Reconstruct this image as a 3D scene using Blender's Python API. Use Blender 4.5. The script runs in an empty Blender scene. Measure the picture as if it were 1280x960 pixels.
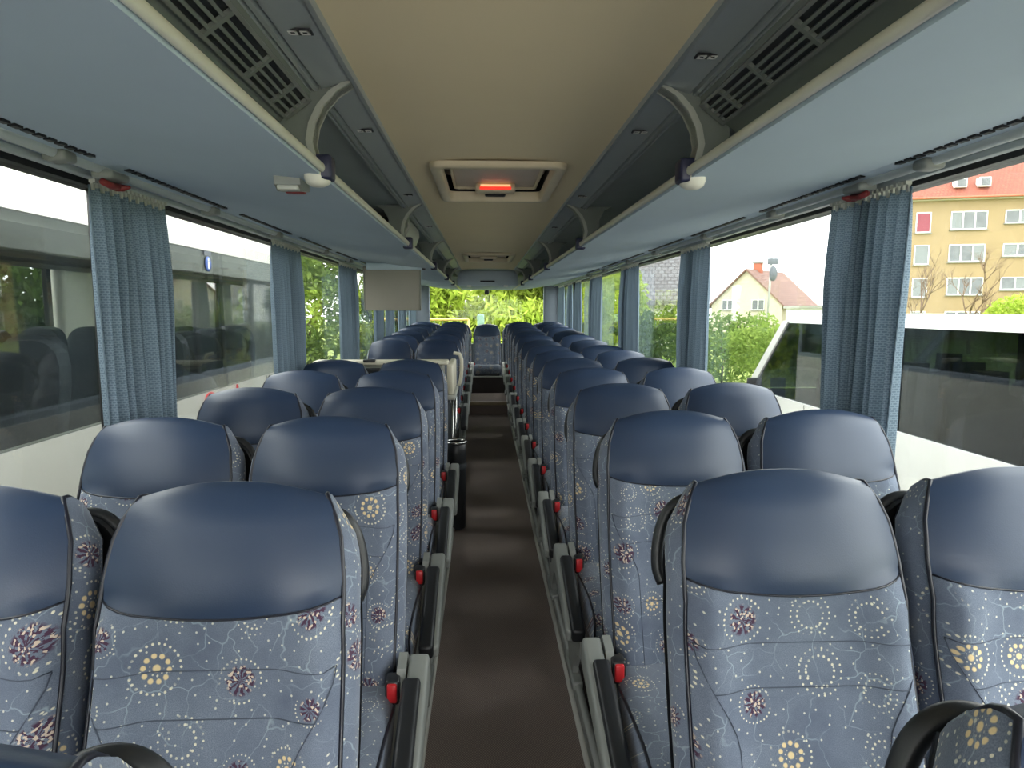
import bpy, bmesh, math, random
import numpy as np
from math import sin, cos, pi, radians, atan, atan2, sqrt
from mathutils import Vector, Matrix
random.seed(7)
rng = np.random.default_rng(7)
scene = bpy.context.scene
COL = scene.collection

# ------------------------------------------------------------------ camera
FPX = 850.0                                   # focal length in pixels of the 1280 px frame
CAM = Vector((-0.06, 0.0, 1.43))
PITCH = atan(93.0 / FPX)
YAW = atan(36.0 * cos(PITCH) / FPX)
cam_d = bpy.data.cameras.new('camera')
cam_d.sensor_width = 36.0
cam_d.lens = FPX / 1280.0 * 36.0
cam_d.clip_start = 0.02
cam_d.clip_end = 500
cam = bpy.data.objects.new('camera', cam_d)
COL.objects.link(cam)
cam.location = CAM
cam.rotation_euler = (pi / 2 - PITCH, 0, -YAW)
scene.camera = cam
_F = Vector((sin(YAW) * cos(PITCH), cos(YAW) * cos(PITCH), -sin(PITCH)))
_R = Vector((cos(YAW), -sin(YAW), 0))
_U = _R.cross(_F)

def at(px, py, y):
    """point of the photograph at world distance y along the bus"""
    d = _F * FPX + _R * (px - 640) + _U * (480 - py)
    return CAM + d * ((y - CAM.y) / d.y)

# ------------------------------------------------------------------ light
scene.view_settings.view_transform = 'Standard'
scene.view_settings.look = 'None'
scene.view_settings.gamma = 1.0
scene.view_settings.use_curve_mapping = False
scene.view_settings.exposure = 1.85
scene.cycles.transparent_max_bounces = 24
scene.cycles.max_bounces = 14
scene.cycles.diffuse_bounces = 8
SKY = 3.4
world = bpy.data.worlds.new('overcast')
scene.world = world
world.use_nodes = True
wn = world.node_tree
wn.nodes.clear()
w_out = wn.nodes.new('ShaderNodeOutputWorld')
w_bg = wn.nodes.new('ShaderNodeBackground')
w_tc = wn.nodes.new('ShaderNodeTexCoord')
w_no = wn.nodes.new('ShaderNodeTexNoise')
w_no.inputs['Scale'].default_value = 3.0
w_no.inputs['Detail'].default_value = 5.0
w_cr = wn.nodes.new('ShaderNodeValToRGB')
w_cr.color_ramp.elements[0].position = 0.3
w_cr.color_ramp.elements[0].color = (0.70, 0.72, 0.75, 1)
w_cr.color_ramp.elements[1].position = 0.7
w_cr.color_ramp.elements[1].color = (1.0, 0.99, 0.96, 1)
wn.links.new(w_tc.outputs['Generated'], w_no.inputs['Vector'])
wn.links.new(w_no.outputs['Fac'], w_cr.inputs['Fac'])
wn.links.new(w_cr.outputs['Color'], w_bg.inputs['Color'])
w_bg.inputs['Strength'].default_value = SKY
wn.links.new(w_bg.outputs['Background'], w_out.inputs['Surface'])

def portal(name, loc, rot, sx, sy):
    l = bpy.data.lights.new(name, 'AREA')
    l.shape = 'RECTANGLE'
    l.size, l.size_y = sx, sy
    l.cycles.is_portal = True
    o = bpy.data.objects.new(name, l)
    o.location, o.rotation_euler = loc, rot
    COL.objects.link(o)
# openings of the coach through which daylight is sampled (they give off no light themselves)
portal('window_portal_left', (-1.262, 4.7, 1.26), (0, -pi / 2, 0), 1.16, 13.4)
portal('window_portal_right', (1.262, 4.7, 1.26), (0, pi / 2, 0), 1.16, 13.4)
portal('window_portal_rear', (0, 11.53, 1.35), (-pi / 2, 0, 0), 2.1, 1.0)
portal('window_portal_front', (0, -2.13, 1.15), (pi / 2, 0, 0), 2.44, 1.8)

# ------------------------------------------------------------------ node helpers
MATS = {}

class NT:
    def __init__(self, name):
        self.m = bpy.data.materials.new(name)
        self.m.use_nodes = True
        self.t = self.m.node_tree
        self.t.nodes.clear()
        self.out = self.t.nodes.new('ShaderNodeOutputMaterial')
    def n(self, typ, **kw):
        nd = self.t.nodes.new(typ)
        for k, v in kw.items():
            setattr(nd, k, v)
        return nd
    def set(self, sock, v):
        if isinstance(v, bpy.types.NodeSocket):
            self.t.links.new(v, sock)
        elif v is not None:
            if sock.type == 'RGBA' and len(v) == 3:
                v = (*v, 1)
            sock.default_value = v
    def math(self, op, a, b=None, c=None, clamp=False):
        nd = self.n('ShaderNodeMath', operation=op, use_clamp=clamp)
        self.set(nd.inputs[0], a)
        if b is not None: self.set(nd.inputs[1], b)
        if c is not None: self.set(nd.inputs[2], c)
        return nd.outputs[0]
    def vmath(self, op, a, b=None):
        nd = self.n('ShaderNodeVectorMath', operation=op)
        self.set(nd.inputs[0], a)
        if b is not None: self.set(nd.inputs[1], b)
        return nd.outputs['Value'] if op in ('LENGTH', 'DOT_PRODUCT', 'DISTANCE') else nd.outputs['Vector']
    def mix(self, f, a, b):
        nd = self.n('ShaderNodeMix', data_type='RGBA')
        self.set(nd.inputs[0], f)
        self.set(nd.inputs[6], a)
        self.set(nd.inputs[7], b)
        return nd.outputs[2]
    def coord(self, which='Object'):
        return self.n('ShaderNodeTexCoord').outputs[which]
    def noise(self, vec, scale, detail=2.0, rough=0.5):
        nd = self.n('ShaderNodeTexNoise')
        self.set(nd.inputs['Vector'], vec)
        nd.inputs['Scale'].default_value = scale
        nd.inputs['Detail'].default_value = detail
        nd.inputs['Roughness'].default_value = rough
        return nd.outputs['Fac']
    def ramp(self, f, a, b):
        nd = self.n('ShaderNodeMapRange')
        self.set(nd.inputs[0], f)
        nd.inputs[1].default_value = a
        nd.inputs[2].default_value = b
        return nd.outputs[0]
    def principled(self, color, rough=0.5, metal=0.0, spec=0.5, bump=None, bstr=0.2, bdist=0.002, **kw):
        p = self.n('ShaderNodeBsdfPrincipled')
        self.set(p.inputs['Base Color'], color)
        self.set(p.inputs['Roughness'], rough)
        p.inputs['Metallic'].default_value = metal
        p.inputs['Specular IOR Level'].default_value = spec
        for k, v in kw.items():
            self.set(p.inputs[k], v)
        if bump is not None:
            b = self.n('ShaderNodeBump')
            b.inputs['Strength'].default_value = bstr
            b.inputs['Distance'].default_value = bdist
            self.set(b.inputs['Height'], bump)
            self.t.links.new(b.outputs['Normal'], p.inputs['Normal'])
        return p.outputs[0]
    def done(self, shader):
        self.t.links.new(shader, self.out.inputs['Surface'])
        return self.m

def simple(name, col, rough=0.5, metal=0.0, spec=0.5, var=0.12, vs=6.0, bump=0.0, bs=300.0):
    """plain surface with slight tone variation and optional fine grain"""
    t = NT(name)
    co = t.coord('Object')
    f = t.noise(co, vs, 3.0)
    dark = tuple(c * (1 - var) for c in col)
    lite = tuple(min(1, c * (1 + var)) for c in col)
    c = t.mix(f, dark, lite)
    b = t.noise(co, bs, 2.0) if bump else None
    MATS[name] = t.done(t.principled(c, rough, metal, spec, b, bump, 0.001))
    return MATS[name]

# ------------------------------------------------------------------ materials
simple('leather', (0.022, 0.039, 0.080), 0.40, spec=0.48, var=0.10, vs=4, bump=0.12, bs=420)
simple('piping', (0.012, 0.013, 0.022), 0.35)
simple('stitch', (0.070, 0.085, 0.120), 0.8)
simple('black_plastic', (0.012, 0.013, 0.015), 0.42, bump=0.08, bs=500)
simple('dark_plastic', (0.035, 0.040, 0.045), 0.5)
simple('grey_plastic', (0.22, 0.23, 0.215), 0.45, bump=0.05)
simple('pale_plastic', (0.46, 0.46, 0.42), 0.45)
simple('cream_plastic', (0.62, 0.58, 0.46), 0.45)
simple('lip_white', (0.66, 0.64, 0.56), 0.4)
simple('red_plastic', (0.55, 0.02, 0.025), 0.35)
simple('dark_red', (0.20, 0.02, 0.02), 0.4)
simple('navy_plastic', (0.020, 0.022, 0.060), 0.45)
simple('rack_felt', (0.47, 0.56, 0.64), 0.85, spec=0.2, var=0.05, vs=3, bump=0.15, bs=900)
simple('rack_inner', (0.52, 0.56, 0.54), 0.8, spec=0.2, var=0.08)
simple('bracket_grey', (0.20, 0.22, 0.20), 0.6)
simple('bracket_edge', (0.42, 0.43, 0.38), 0.5)
simple('aluminium', (0.44, 0.48, 0.48), 0.36, metal=0.35, var=0.06)
simple('chrome', (0.65, 0.65, 0.63), 0.2, metal=1.0, var=0.03)
simple('ceiling_cream', (0.82, 0.69, 0.45), 0.75, spec=0.3, var=0.05, vs=2, bump=0.12, bs=600)
simple('hatch_cream', (0.72, 0.62, 0.43), 0.5)
simple('hatch_lid', (0.62, 0.52, 0.42), 0.5)
simple('wall_felt', (0.20, 0.23, 0.27), 0.85, spec=0.2, bump=0.1, bs=700)
simple('frame_black', (0.012, 0.012, 0.014), 0.4)
simple('podium_dark', (0.06, 0.052, 0.050), 0.9, spec=0.1, bump=0.3, bs=400)
simple('nosing', (0.36, 0.28, 0.16), 0.5)
simple('screen_grey', (0.26, 0.24, 0.20), 0.55, var=0.04)
simple('cabinet_grey', (0.20, 0.20, 0.17), 0.5)
simple('bus_white', (0.58, 0.57, 0.53), 0.28, var=0.03, vs=1.5)
simple('van_white', (0.60, 0.60, 0.58), 0.28, var=0.03, vs=1.5)
simple('rubber', (0.012, 0.012, 0.012), 0.7)
simple('stucco_tan', (0.27, 0.20, 0.115), 0.9, spec=0.1, var=0.16, vs=0.6, bump=0.2, bs=30)
simple('stucco_cream', (0.46, 0.42, 0.34), 0.9, spec=0.1, var=0.06, vs=0.7)
simple('stucco_white', (0.52, 0.52, 0.50), 0.9, spec=0.1, var=0.05, vs=0.7)
simple('window_white', (0.60, 0.60, 0.58), 0.5, var=0.03)
simple('sign_grey', (0.10, 0.11, 0.13), 0.6)
simple('sign_blue', (0.03, 0.08, 0.32), 0.5)
simple('steel', (0.34, 0.34, 0.33), 0.5, metal=0.4)
simple('bark', (0.10, 0.075, 0.055), 0.95, spec=0.1, var=0.3, vs=20)
simple('twig', (0.16, 0.11, 0.08), 0.95, spec=0.1, var=0.2, vs=9)
simple('fence_yellow', (0.38, 0.27, 0.06), 0.5)
simple('fence_green', (0.06, 0.13, 0.08), 0.5)
simple('chimney_brick', (0.38, 0.12, 0.07), 0.9, var=0.25, vs=14)
simple('teal_cloth', (0.02, 0.42, 0.34), 0.8)
simple('pink_blind', (0.22, 0.05, 0.07), 0.8)
simple('grey_blind', (0.17, 0.18, 0.19), 0.7)
simple('label_white', (0.75, 0.75, 0.72), 0.5)
simple('other_seat', (0.060, 0.070, 0.085), 0.7)

def leaf_mat(name, a, b, vs=2.0, trans=0.45):
    t = NT(name)
    f = t.ramp(t.noise(t.coord('Object'), vs, 4.0, 0.7), 0.3, 0.7)
    c = t.mix(f, a, b)
    d = t.n('ShaderNodeBsdfDiffuse'); t.set(d.inputs['Color'], c)
    tr = t.n('ShaderNodeBsdfTranslucent'); t.set(tr.inputs['Color'], c)
    mx = t.n('ShaderNodeMixShader'); mx.inputs[0].default_value = trans
    t.t.links.new(d.outputs[0], mx.inputs[1]); t.t.links.new(tr.outputs[0], mx.inputs[2])
    MATS[name] = t.done(mx.outputs[0])
leaf_mat('leaf_bright', (0.20, 0.31, 0.03), (0.46, 0.54, 0.10), 1.6)
leaf_mat('leaf_mid', (0.06, 0.11, 0.025), (0.19, 0.27, 0.07), 2.2)
leaf_mat('leaf_dark', (0.035, 0.065, 0.02), (0.12, 0.18, 0.05), 2.0)
leaf_mat('leaf_young', (0.11, 0.19, 0.035), (0.30, 0.39, 0.10), 2.6)

def glass_mat(name, tint, f0=0.04):
    t = NT(name)
    ge = t.n('ShaderNodeNewGeometry')
    c = t.math('ABSOLUTE', t.vmath('DOT_PRODUCT', ge.outputs['Incoming'], ge.outputs['Normal']))
    f = t.math('ADD', t.math('MULTIPLY', t.math('POWER', t.math('SUBTRACT', 1.0, c), 5.0), 1.0 - f0), f0)
    tr = t.n('ShaderNodeBsdfTransparent'); t.set(tr.inputs['Color'], tint)
    gl = t.n('ShaderNodeBsdfGlossy'); gl.inputs['Roughness'].default_value = 0.0
    mx = t.n('ShaderNodeMixShader')
    t.t.links.new(f, mx.inputs[0])
    t.t.links.new(tr.outputs[0], mx.inputs[1]); t.t.links.new(gl.outputs[0], mx.inputs[2])
    MATS[name] = t.done(mx.outputs[0])
glass_mat('glass', (0.77, 0.79, 0.775), 0.03)
glass_mat('glass_clear', (0.98, 0.985, 0.98), 0.008)
glass_mat('glass_tinted', (0.78, 0.80, 0.79), 0.06)
glass_mat('glass_van', (0.36, 0.40, 0.41), 0.06)

def house_glass():
    t = NT('house_glass')
    c = t.mix(t.noise(t.coord('Object'), 1.3, 2.0), (0.04, 0.045, 0.05), (0.16, 0.17, 0.18))
    MATS['house_glass'] = t.done(t.principled(c, 0.15))
house_glass()

def emit(name, col, s):
    t = NT(name)
    MATS[name] = t.done(t.principled(col, 0.3, **{'Emission Color': col, 'Emission Strength': s}))
emit('lamp_red', (1.0, 0.05, 0.03), 0.22)
emit('lamp_warm', (1.0, 0.62, 0.30), 0.20)

def roof_tiles(name, col, sx, sy):
    t = NT(name)
    uv = t.coord('UV')
    br = t.n('ShaderNodeTexBrick')
    t.set(br.inputs['Vector'], uv)
    br.inputs['Color1'].default_value = (*col, 1)
    br.inputs['Color2'].default_value = (col[0] * .8, col[1] * .75, col[2] * .75, 1)
    br.inputs['Mortar'].default_value = (col[0] * .45, col[1] * .4, col[2] * .4, 1)
    br.inputs['Scale'].default_value = 1.0
    br.inputs['Brick Width'].default_value = sx
    br.inputs['Row Height'].default_value = sy
    br.inputs['Mortar Size'].default_value = 0.03
    MATS[name] = t.done(t.principled(br.outputs['Color'], 0.8, bump=br.outputs['Fac'], bstr=0.4, bdist=0.02))
roof_tiles('roof_red', (0.25, 0.070, 0.040), 0.30, 0.38)
roof_tiles('roof_brown', (0.22, 0.125, 0.10), 0.30, 0.36)
roof_tiles('roof_grey', (0.15, 0.15, 0.155), 0.30, 0.30)

def carpet():
    t = NT('carpet')
    co = t.coord('Object')
    big = t.noise(co, 1.7, 3.0)
    c = t.mix(big, (0.165, 0.128, 0.116), (0.235, 0.188, 0.170))
    sx = t.n('ShaderNodeSeparateXYZ'); t.set(sx.inputs[0], co)
    wx = t.math('SINE', t.math('MULTIPLY', sx.outputs[0], 700.0))
    wy = t.math('SINE', t.math('MULTIPLY', sx.outputs[1], 500.0))
    wv = t.math('MULTIPLY', wx, wy)
    sp = t.ramp(t.math('ADD', wv, t.math('MULTIPLY', t.noise(co, 160, 2.0), 1.2)), 0.4, 1.3)
    c2 = t.mix(t.math('MULTIPLY', sp, 0.55, clamp=True), c, (0.46, 0.39, 0.34))
    MATS['carpet'] = t.done(t.principled(c2, 0.95, spec=0.1, bump=wv, bstr=0.4, bdist=0.002))
carpet()

def ground():
    t = NT('ground')
    co = t.coord('Object')
    g = t.mix(t.noise(co, 8.0, 4.0), (0.20, 0.19, 0.17), (0.36, 0.34, 0.31))
    gr = t.mix(t.noise(co, 3.0, 5.0), (0.10, 0.17, 0.04), (0.32, 0.34, 0.10))
    sx = t.n('ShaderNodeSeparateXYZ'); t.set(sx.inputs[0], co)
    far = t.math('MAXIMUM', t.ramp(sx.outputs[0], 9.0, 11.0), t.ramp(sx.outputs[1], 12.4, 13.2))
    far = t.math('MAXIMUM', far, t.ramp(sx.outputs[0], -6.0, -7.0))
    MATS['ground'] = t.done(t.principled(t.mix(far, g, gr), 0.95, spec=0.1))
ground()

def curtain_mat():
    t = NT('curtain')
    uv = t.coord('UV')
    br = t.n('ShaderNodeTexBrick')
    t.set(br.inputs['Vector'], uv)
    br.inputs['Color1'].default_value = (0.125, 0.170, 0.220, 1)
    br.inputs['Color2'].default_value = (0.138, 0.184, 0.235, 1)
    br.inputs['Mortar'].default_value = (0.20, 0.26, 0.315, 1)
    br.inputs['Scale'].default_value = 1.0
    br.inputs['Brick Width'].default_value = 0.012
    br.inputs['Row Height'].default_value = 0.0075
    br.inputs['Mortar Size'].default_value = 0.0016
    d = t.n('ShaderNodeBsdfDiffuse'); t.set(d.inputs['Color'], br.outputs['Color'])
    tr = t.n('ShaderNodeBsdfTranslucent'); t.set(tr.inputs['Color'], br.outputs['Color'])
    mx = t.n('ShaderNodeMixShader'); mx.inputs[0].default_value = 0.22
    t.t.links.new(d.outputs[0], mx.inputs[1]); t.t.links.new(tr.outputs[0], mx.inputs[2])
    MATS['curtain'] = t.done(mx.outputs[0])
curtain_mat()

def fabric():
    """blue grey plush printed with rings of gold dots, dark purple bursts and pale veins"""
    t = NT('fabric')
    uv0 = t.coord('UV')
    oi = t.n('ShaderNodeObjectInfo')
    off = t.n('ShaderNodeCombineXYZ')
    t.set(off.inputs[0], t.math('MULTIPLY', oi.outputs['Random'], 37.0))
    t.set(off.inputs[1], t.math('MULTIPLY', oi.outputs['Random'], 91.0))
    uv = t.vmath('ADD', uv0, off.outputs[0])
    base = t.mix(t.ramp(t.noise(uv, 9.0, 4.0, 0.6), 0.3, 0.7), (0.125, 0.150, 0.205), (0.235, 0.272, 0.335))
    base = t.mix(t.ramp(t.noise(uv, 700.0, 2.0), 0.3, 0.8), base, (0.10, 0.115, 0.165))
    # pale veins
    wob = t.n('ShaderNodeTexNoise'); t.set(wob.inputs['Vector'], uv); wob.inputs['Scale'].default_value = 12; wob.inputs['Detail'].default_value = 3
    warp = t.vmath('ADD', uv, t.vmath('SCALE', t.vmath('SUBTRACT', wob.outputs['Color'], (0.5, 0.5, 0.5)), None))
    warp.node.inputs[1].links[0].from_node.inputs['Scale'].default_value = 0.10
    ve = t.n('ShaderNodeTexVoronoi', feature='DISTANCE_TO_EDGE', voronoi_dimensions='2D')
    t.set(ve.inputs['Vector'], warp); ve.inputs['Scale'].default_value = 19.0
    vein = t.math('SUBTRACT', 1.0, t.ramp(ve.outputs['Distance'], 0.0, 0.030))
    vmask = t.ramp(t.noise(uv, 11.0, 2.0), 0.38, 0.6)
    col = t.mix(t.math('MULTIPLY', t.math('MULTIPLY', vein, vmask), 0.5), base, (0.42, 0.52, 0.56))
    # motif cells
    vo = t.n('ShaderNodeTexVoronoi', feature='F1', voronoi_dimensions='2D')
    t.set(vo.inputs['Vector'], uv); vo.inputs['Scale'].default_value = 9.6; vo.inputs['Randomness'].default_value = 0.72
    loc = t.vmath('SUBTRACT', uv, vo.outputs['Position'])
    s = t.n('ShaderNodeSeparateXYZ'); t.set(s.inputs[0], loc)
    rc = t.n('ShaderNodeSeparateColor'); t.set(rc.inputs[0], vo.outputs['Color'])
    R, G, B = rc.outputs[0], rc.outputs[1], rc.outputs[2]
    rr = t.math('SQRT', t.math('ADD', t.math('MULTIPLY', s.outputs[0], s.outputs[0]), t.math('MULTIPLY', s.outputs[1], s.outputs[1])))
    r = t.math('DIVIDE', rr, t.math('ADD', t.math('MULTIPLY', G, 0.55), 0.62))
    th = t.math('ADD', t.math('ARCTAN2', s.outputs[1], s.outputs[0]), t.math('MULTIPLY', B, 6.0))
    def ring(r0, n, dr):
        fa = t.math('SUBTRACT', t.math('FRACT', t.math('ADD', t.math('MULTIPLY', th, n / (2 * pi)), 20.0)), 0.5)
        arc = t.math('MULTIPLY', fa, 2 * pi * r0 / n)
        e = t.math('SUBTRACT', r, r0)
        d = t.math('SQRT', t.math('ADD', t.math('MULTIPLY', e, e), t.math('MULTIPLY', arc, arc)))
        return t.math('SUBTRACT', 1.0, t.ramp(d, dr * 0.75, dr * 1.15))
    def rng_(a, b):
        return t.math('MULTIPLY', t.math('GREATER_THAN', R, a), t.math('LESS_THAN', R, b))
    gold_k, burst_k, small_k = rng_(-1, 0.33), rng_(0.33, 0.66), rng_(0.66, 2)
    gold = t.math('MAXIMUM', t.math('SUBTRACT', 1.0, t.ramp(r, 0.0045, 0.0065)), ring(0.0185, 10, 0.0040))
    gold = t.math('MULTIPLY', gold, gold_k)
    cre = t.math('MULTIPLY', t.math('MAXIMUM', ring(0.010, 9, 0.0014), ring(0.036, 26, 0.0021)), gold_k)
    cre = t.math('MAXIMUM', cre, t.math('MULTIPLY', ring(0.036, 26, 0.0019), burst_k))
    cre = t.math('MAXIMUM', cre, t.math('MULTIPLY', t.math('MAXIMUM', ring(0.022, 16, 0.0020), ring(0.033, 22, 0.0017)), small_k))
    cre = t.math('MULTIPLY', cre, t.ramp(t.noise(uv, 26.0, 2.0), 0.40, 0.50))
    vs = t.n('ShaderNodeTexVoronoi', feature='F1', voronoi_dimensions='2D')
    t.set(vs.inputs['Vector'], uv); vs.inputs['Scale'].default_value = 300.0
    vr = t.n('ShaderNodeSeparateColor'); t.set(vr.inputs[0], vs.outputs['Color'])
    inb = t.math('MULTIPLY', burst_k, t.math('SUBTRACT', 1.0, t.ramp(r, 0.022, 0.027)))
    pet = t.ramp(t.math('ADD', t.math('SINE', t.math('MULTIPLY', th, 11.0)), t.math('MULTIPLY', vr.outputs[0], 2.2)), 0.85, 1.05)
    purple = t.math('MULTIPLY', inb, pet)
    speck = t.math('MULTIPLY', inb, t.math('GREATER_THAN', vr.outputs[1], 0.83))
    # stray dots
    sd = t.n('ShaderNodeTexVoronoi', feature='F1', voronoi_dimensions='2D')
    t.set(sd.inputs['Vector'], uv); sd.inputs['Scale'].default_value = 42.0
    sc = t.n('ShaderNodeSeparateColor'); t.set(sc.inputs[0], sd.outputs['Color'])
    dots = t.math('MULTIPLY', t.math('SUBTRACT', 1.0, t.ramp(sd.outputs['Distance'], 0.055, 0.085)), t.math('GREATER_THAN', sc.outputs[0], 0.25))
    col = t.mix(dots, col, (0.58, 0.57, 0.50))
    col = t.mix(purple, col, (0.072, 0.036, 0.066))
    col = t.mix(speck, col, (0.62, 0.50, 0.40))
    col = t.mix(cre, col, (0.70, 0.66, 0.52))
    col = t.mix(gold, col, (0.74, 0.58, 0.33))
    MATS['fabric'] = t.done(t.principled(col, 0.95, spec=0.15, bump=t.noise(uv, 900.0, 2.0), bstr=0.25, bdist=0.001,
                                         **{'Sheen Weight': 0.25, 'Sheen Roughness': 0.4}))
fabric()

# ------------------------------------------------------------------ mesh helpers
def make(name, V, F, mat, parent=None, uv=None, smooth=True, auto=None, fix=True):
    """one mesh object; uv is a per-vertex list"""
    me = bpy.data.meshes.new(name)
    me.from_pydata([tuple(v) for v in V], [], F)
    if fix:
        bm = bmesh.new(); bm.from_mesh(me)
        bmesh.ops.recalc_face_normals(bm, faces=bm.faces)
        bm.to_mesh(me); bm.free()
    if uv is not None:
        ul = me.uv_layers.new(name='uv')
        li = np.empty(len(me.loops), dtype=np.int32); me.loops.foreach_get('vertex_index', li)
        ul.data.foreach_set('uv', np.asarray(uv, dtype=np.float32)[li].ravel())
    if smooth:
        me.polygons.foreach_set('use_smooth', [True] * len(me.polygons))
        if auto is not None:
            me.set_sharp_from_angle(angle=radians(auto))
    me.materials.append(MATS[mat])
    o = bpy.data.objects.new(name, me)
    COL.objects.link(o)
    if parent is not None:
        o.parent = parent
    return o

def tag(o, label=None, cat=None, group=None, kind=None):
    if label: o['label'] = label
    if cat: o['category'] = cat
    if group: o['group'] = group
    if kind: o['kind'] = kind
    return o

def empty(name, loc=(0, 0, 0), rz=0.0):
    o = bpy.data.objects.new(name, None)
    o.empty_display_size = 0.1
    o.location = loc
    o.rotation_euler = (0, 0, rz)
    COL.objects.link(o)
    return o

def copy_tree(o, parent=None):
    c = o.copy(); COL.objects.link(c); c.parent = parent
    for ch in o.children:
        copy_tree(ch, c)
    return c

def J(*gs):
    V, F = [], []
    for v, f in gs:
        k = len(V)
        V += [tuple(p) for p in v]
        F += [tuple(i + k for i in q) for q in f]
    return V, F

def box(x0, x1, y0, y1, z0, z1):
    V = [(x0, y0, z0), (x1, y0, z0), (x1, y1, z0), (x0, y1, z0), (x0, y0, z1), (x1, y0, z1), (x1, y1, z1), (x0, y1, z1)]
    F = [(0, 3, 2, 1), (4, 5, 6, 7), (0, 1, 5, 4), (1, 2, 6, 5), (2, 3, 7, 6), (3, 0, 4, 7)]
    return V, F

def rbox(x0, x1, y0, y1, z0, z1, r=0.01, seg=2):
    bm = bmesh.new()
    V, F = box(x0, x1, y0, y1, z0, z1)
    vs = [bm.verts.new(v) for v in V]
    for f in F: bm.faces.new([vs[i] for i in f])
    bmesh.ops.bevel(bm, geom=list(bm.edges), offset=r, segments=seg, profile=0.5, affect='EDGES')
    bm.verts.index_update()
    out = [tuple(v.co) for v in bm.verts], [tuple(v.index for v in f.verts) for f in bm.faces]
    bm.free()
    return out

def prism(poly, a0, a1, axis='y'):
    """extrude a closed outline: axis y -> outline (x, z); axis x -> (y, z); axis z -> (x, y)"""
    n = len(poly)
    def P(p, a):
        return (p[0], a, p[1]) if axis == 'y' else (a, p[0], p[1]) if axis == 'x' else (p[0], p[1], a)
    V = [P(p, a0) for p in poly] + [P(p, a1) for p in poly]
    F = [tuple(range(n))[::-1], tuple(range(n, 2 * n))]
    F += [(i, (i + 1) % n, n + (i + 1) % n, n + i) for i in range(n)]
    return V, F

def sweep(poly, y0, y1):
    return prism(poly, y0, y1, 'y')

def tube(path, r, n=8, closed=False, cap=True):
    P = [Vector(p) for p in path]
    m = len(P)
    rs = r if isinstance(r, (list, tuple)) else [r] * m
    V, F = [], []
    prev = None
    for i, p in enumerate(P):
        if closed:
            t = (P[(i + 1) % m] - P[i - 1]).normalized()
        else:
            t = (P[min(i + 1, m - 1)] - P[max(i - 1, 0)]).normalized()
        if prev is None:
            a = Vector((0, 0, 1)) if abs(t.z) < 0.9 else Vector((1, 0, 0))
            u = t.cross(a).normalized()
        else:
            u = (prev - t * prev.dot(t)).normalized()
        prev = u
        w = t.cross(u)
        for k in range(n):
            an = 2 * pi * k / n
            V.append(tuple(p + (u * cos(an) + w * sin(an)) * rs[i]))
    for i in range(m if closed else m - 1):
        j = (i + 1) % m
        for k in range(n):
            k2 = (k + 1) % n
            F.append((i * n + k, i * n + k2, j * n + k2, j * n + k))
    if cap and not closed:
        F.append(tuple(range(n))[::-1])
        F.append(tuple(range((m - 1) * n, m * n)))
    return V, F

def lathe(prof, c=(0, 0, 0), n=20):
    V, F = [], []
    m = len(prof)
    for k in range(n):
        a = 2 * pi * k / n
        for r, z in prof:
            V.append((c[0] + r * cos(a), c[1] + r * sin(a), c[2] + z))
    for k in range(n):
        k2 = (k + 1) % n
        for i in range(m - 1):
            F.append((k * m + i, k2 * m + i, k2 * m + i + 1, k * m + i + 1))
    return V, F

def gridmesh(rows):
    """rows of points -> quads"""
    n = len(rows[0])
    V = [tuple(p) for r in rows for p in r]
    F = [(j * n + i, j * n + i + 1, (j + 1) * n + i + 1, (j + 1) * n + i) for j in range(len(rows) - 1) for i in range(n - 1)]
    return V, F

def mir(g, s):
    return ([(v[0] * s, v[1], v[2]) for v in g[0]], g[1])

def smooth01(x):
    x = max(0.0, min(1.0, x))
    return x * x * (3 - 2 * x)

def spline(P, k=4):
    """Catmull-Rom through the points"""
    P = [Vector(p) for p in P]
    Q = [P[0] * 2 - P[1]] + P + [P[-1] * 2 - P[-2]]
    out = []
    for i in range(1, len(Q) - 2):
        for j in range(k):
            t = j / k
            a, b, c, d = Q[i - 1], Q[i], Q[i + 1], Q[i + 2]
            out.append(.5 * (2 * b + (c - a) * t + (2 * a - 5 * b + 4 * c - d) * t * t + (3 * b - a - 3 * c + d) * t ** 3))
    out.append(P[-1])
    return out
# ================================================================== THE COACH
def struct(o):
    o['kind'] = 'structure'
    return o

def rise(y):
    return 0.0 if y < 6.0 else (y - 6.0) / 3.5 * 0.10 if y < 10.28 else 0.066

POD = 0.09            # height of the seat podium over the aisle
SILL, WTOP = 0.70, 1.795
HW = 1.235            # half width at the glass
Y0, Y1 = -2.1, 11.5   # front and rear end
PILL = [2.22 + 1.87 * k for k in range(-1, 5)]

struct(make('floor', *box(-0.285, 0.285, Y0, 9.28, -0.05, 0.0), 'carpet', smooth=False))
st = struct(make('floor_step', *box(-0.285, 0.285, 9.28, 11.4, -0.05, 0.165), 'carpet', smooth=False))
make('nosing', *rbox(-0.284, 0.284, 9.245, 9.30, 0.125, 0.172, 0.008), 'nosing', st)
make('riser_panel', *rbox(-0.284, 0.284, 10.30, 10.36, 0.166, 0.42, 0.006), 'podium_dark', st)
make('riser_bead', *rbox(-0.284, 0.284, 10.285, 10.31, 0.405, 0.425, 0.005), 'pale_plastic', st)

def podium(name, s):
    ys = [Y0, 6.0, 7.5, 9.0, 10.27, 10.29, 11.45]
    out = [(y, POD + rise(y)) for y in ys] + [(Y1 - .05, -0.05), (Y0, -0.05)]
    V, F = prism(out, 0.286, HW + .015, 'x')
    return struct(make(name, *mir((V, F), s), 'podium_dark', smooth=False))
podium('floor_podium_left', -1)
podium('floor_podium_right', 1)

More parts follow.
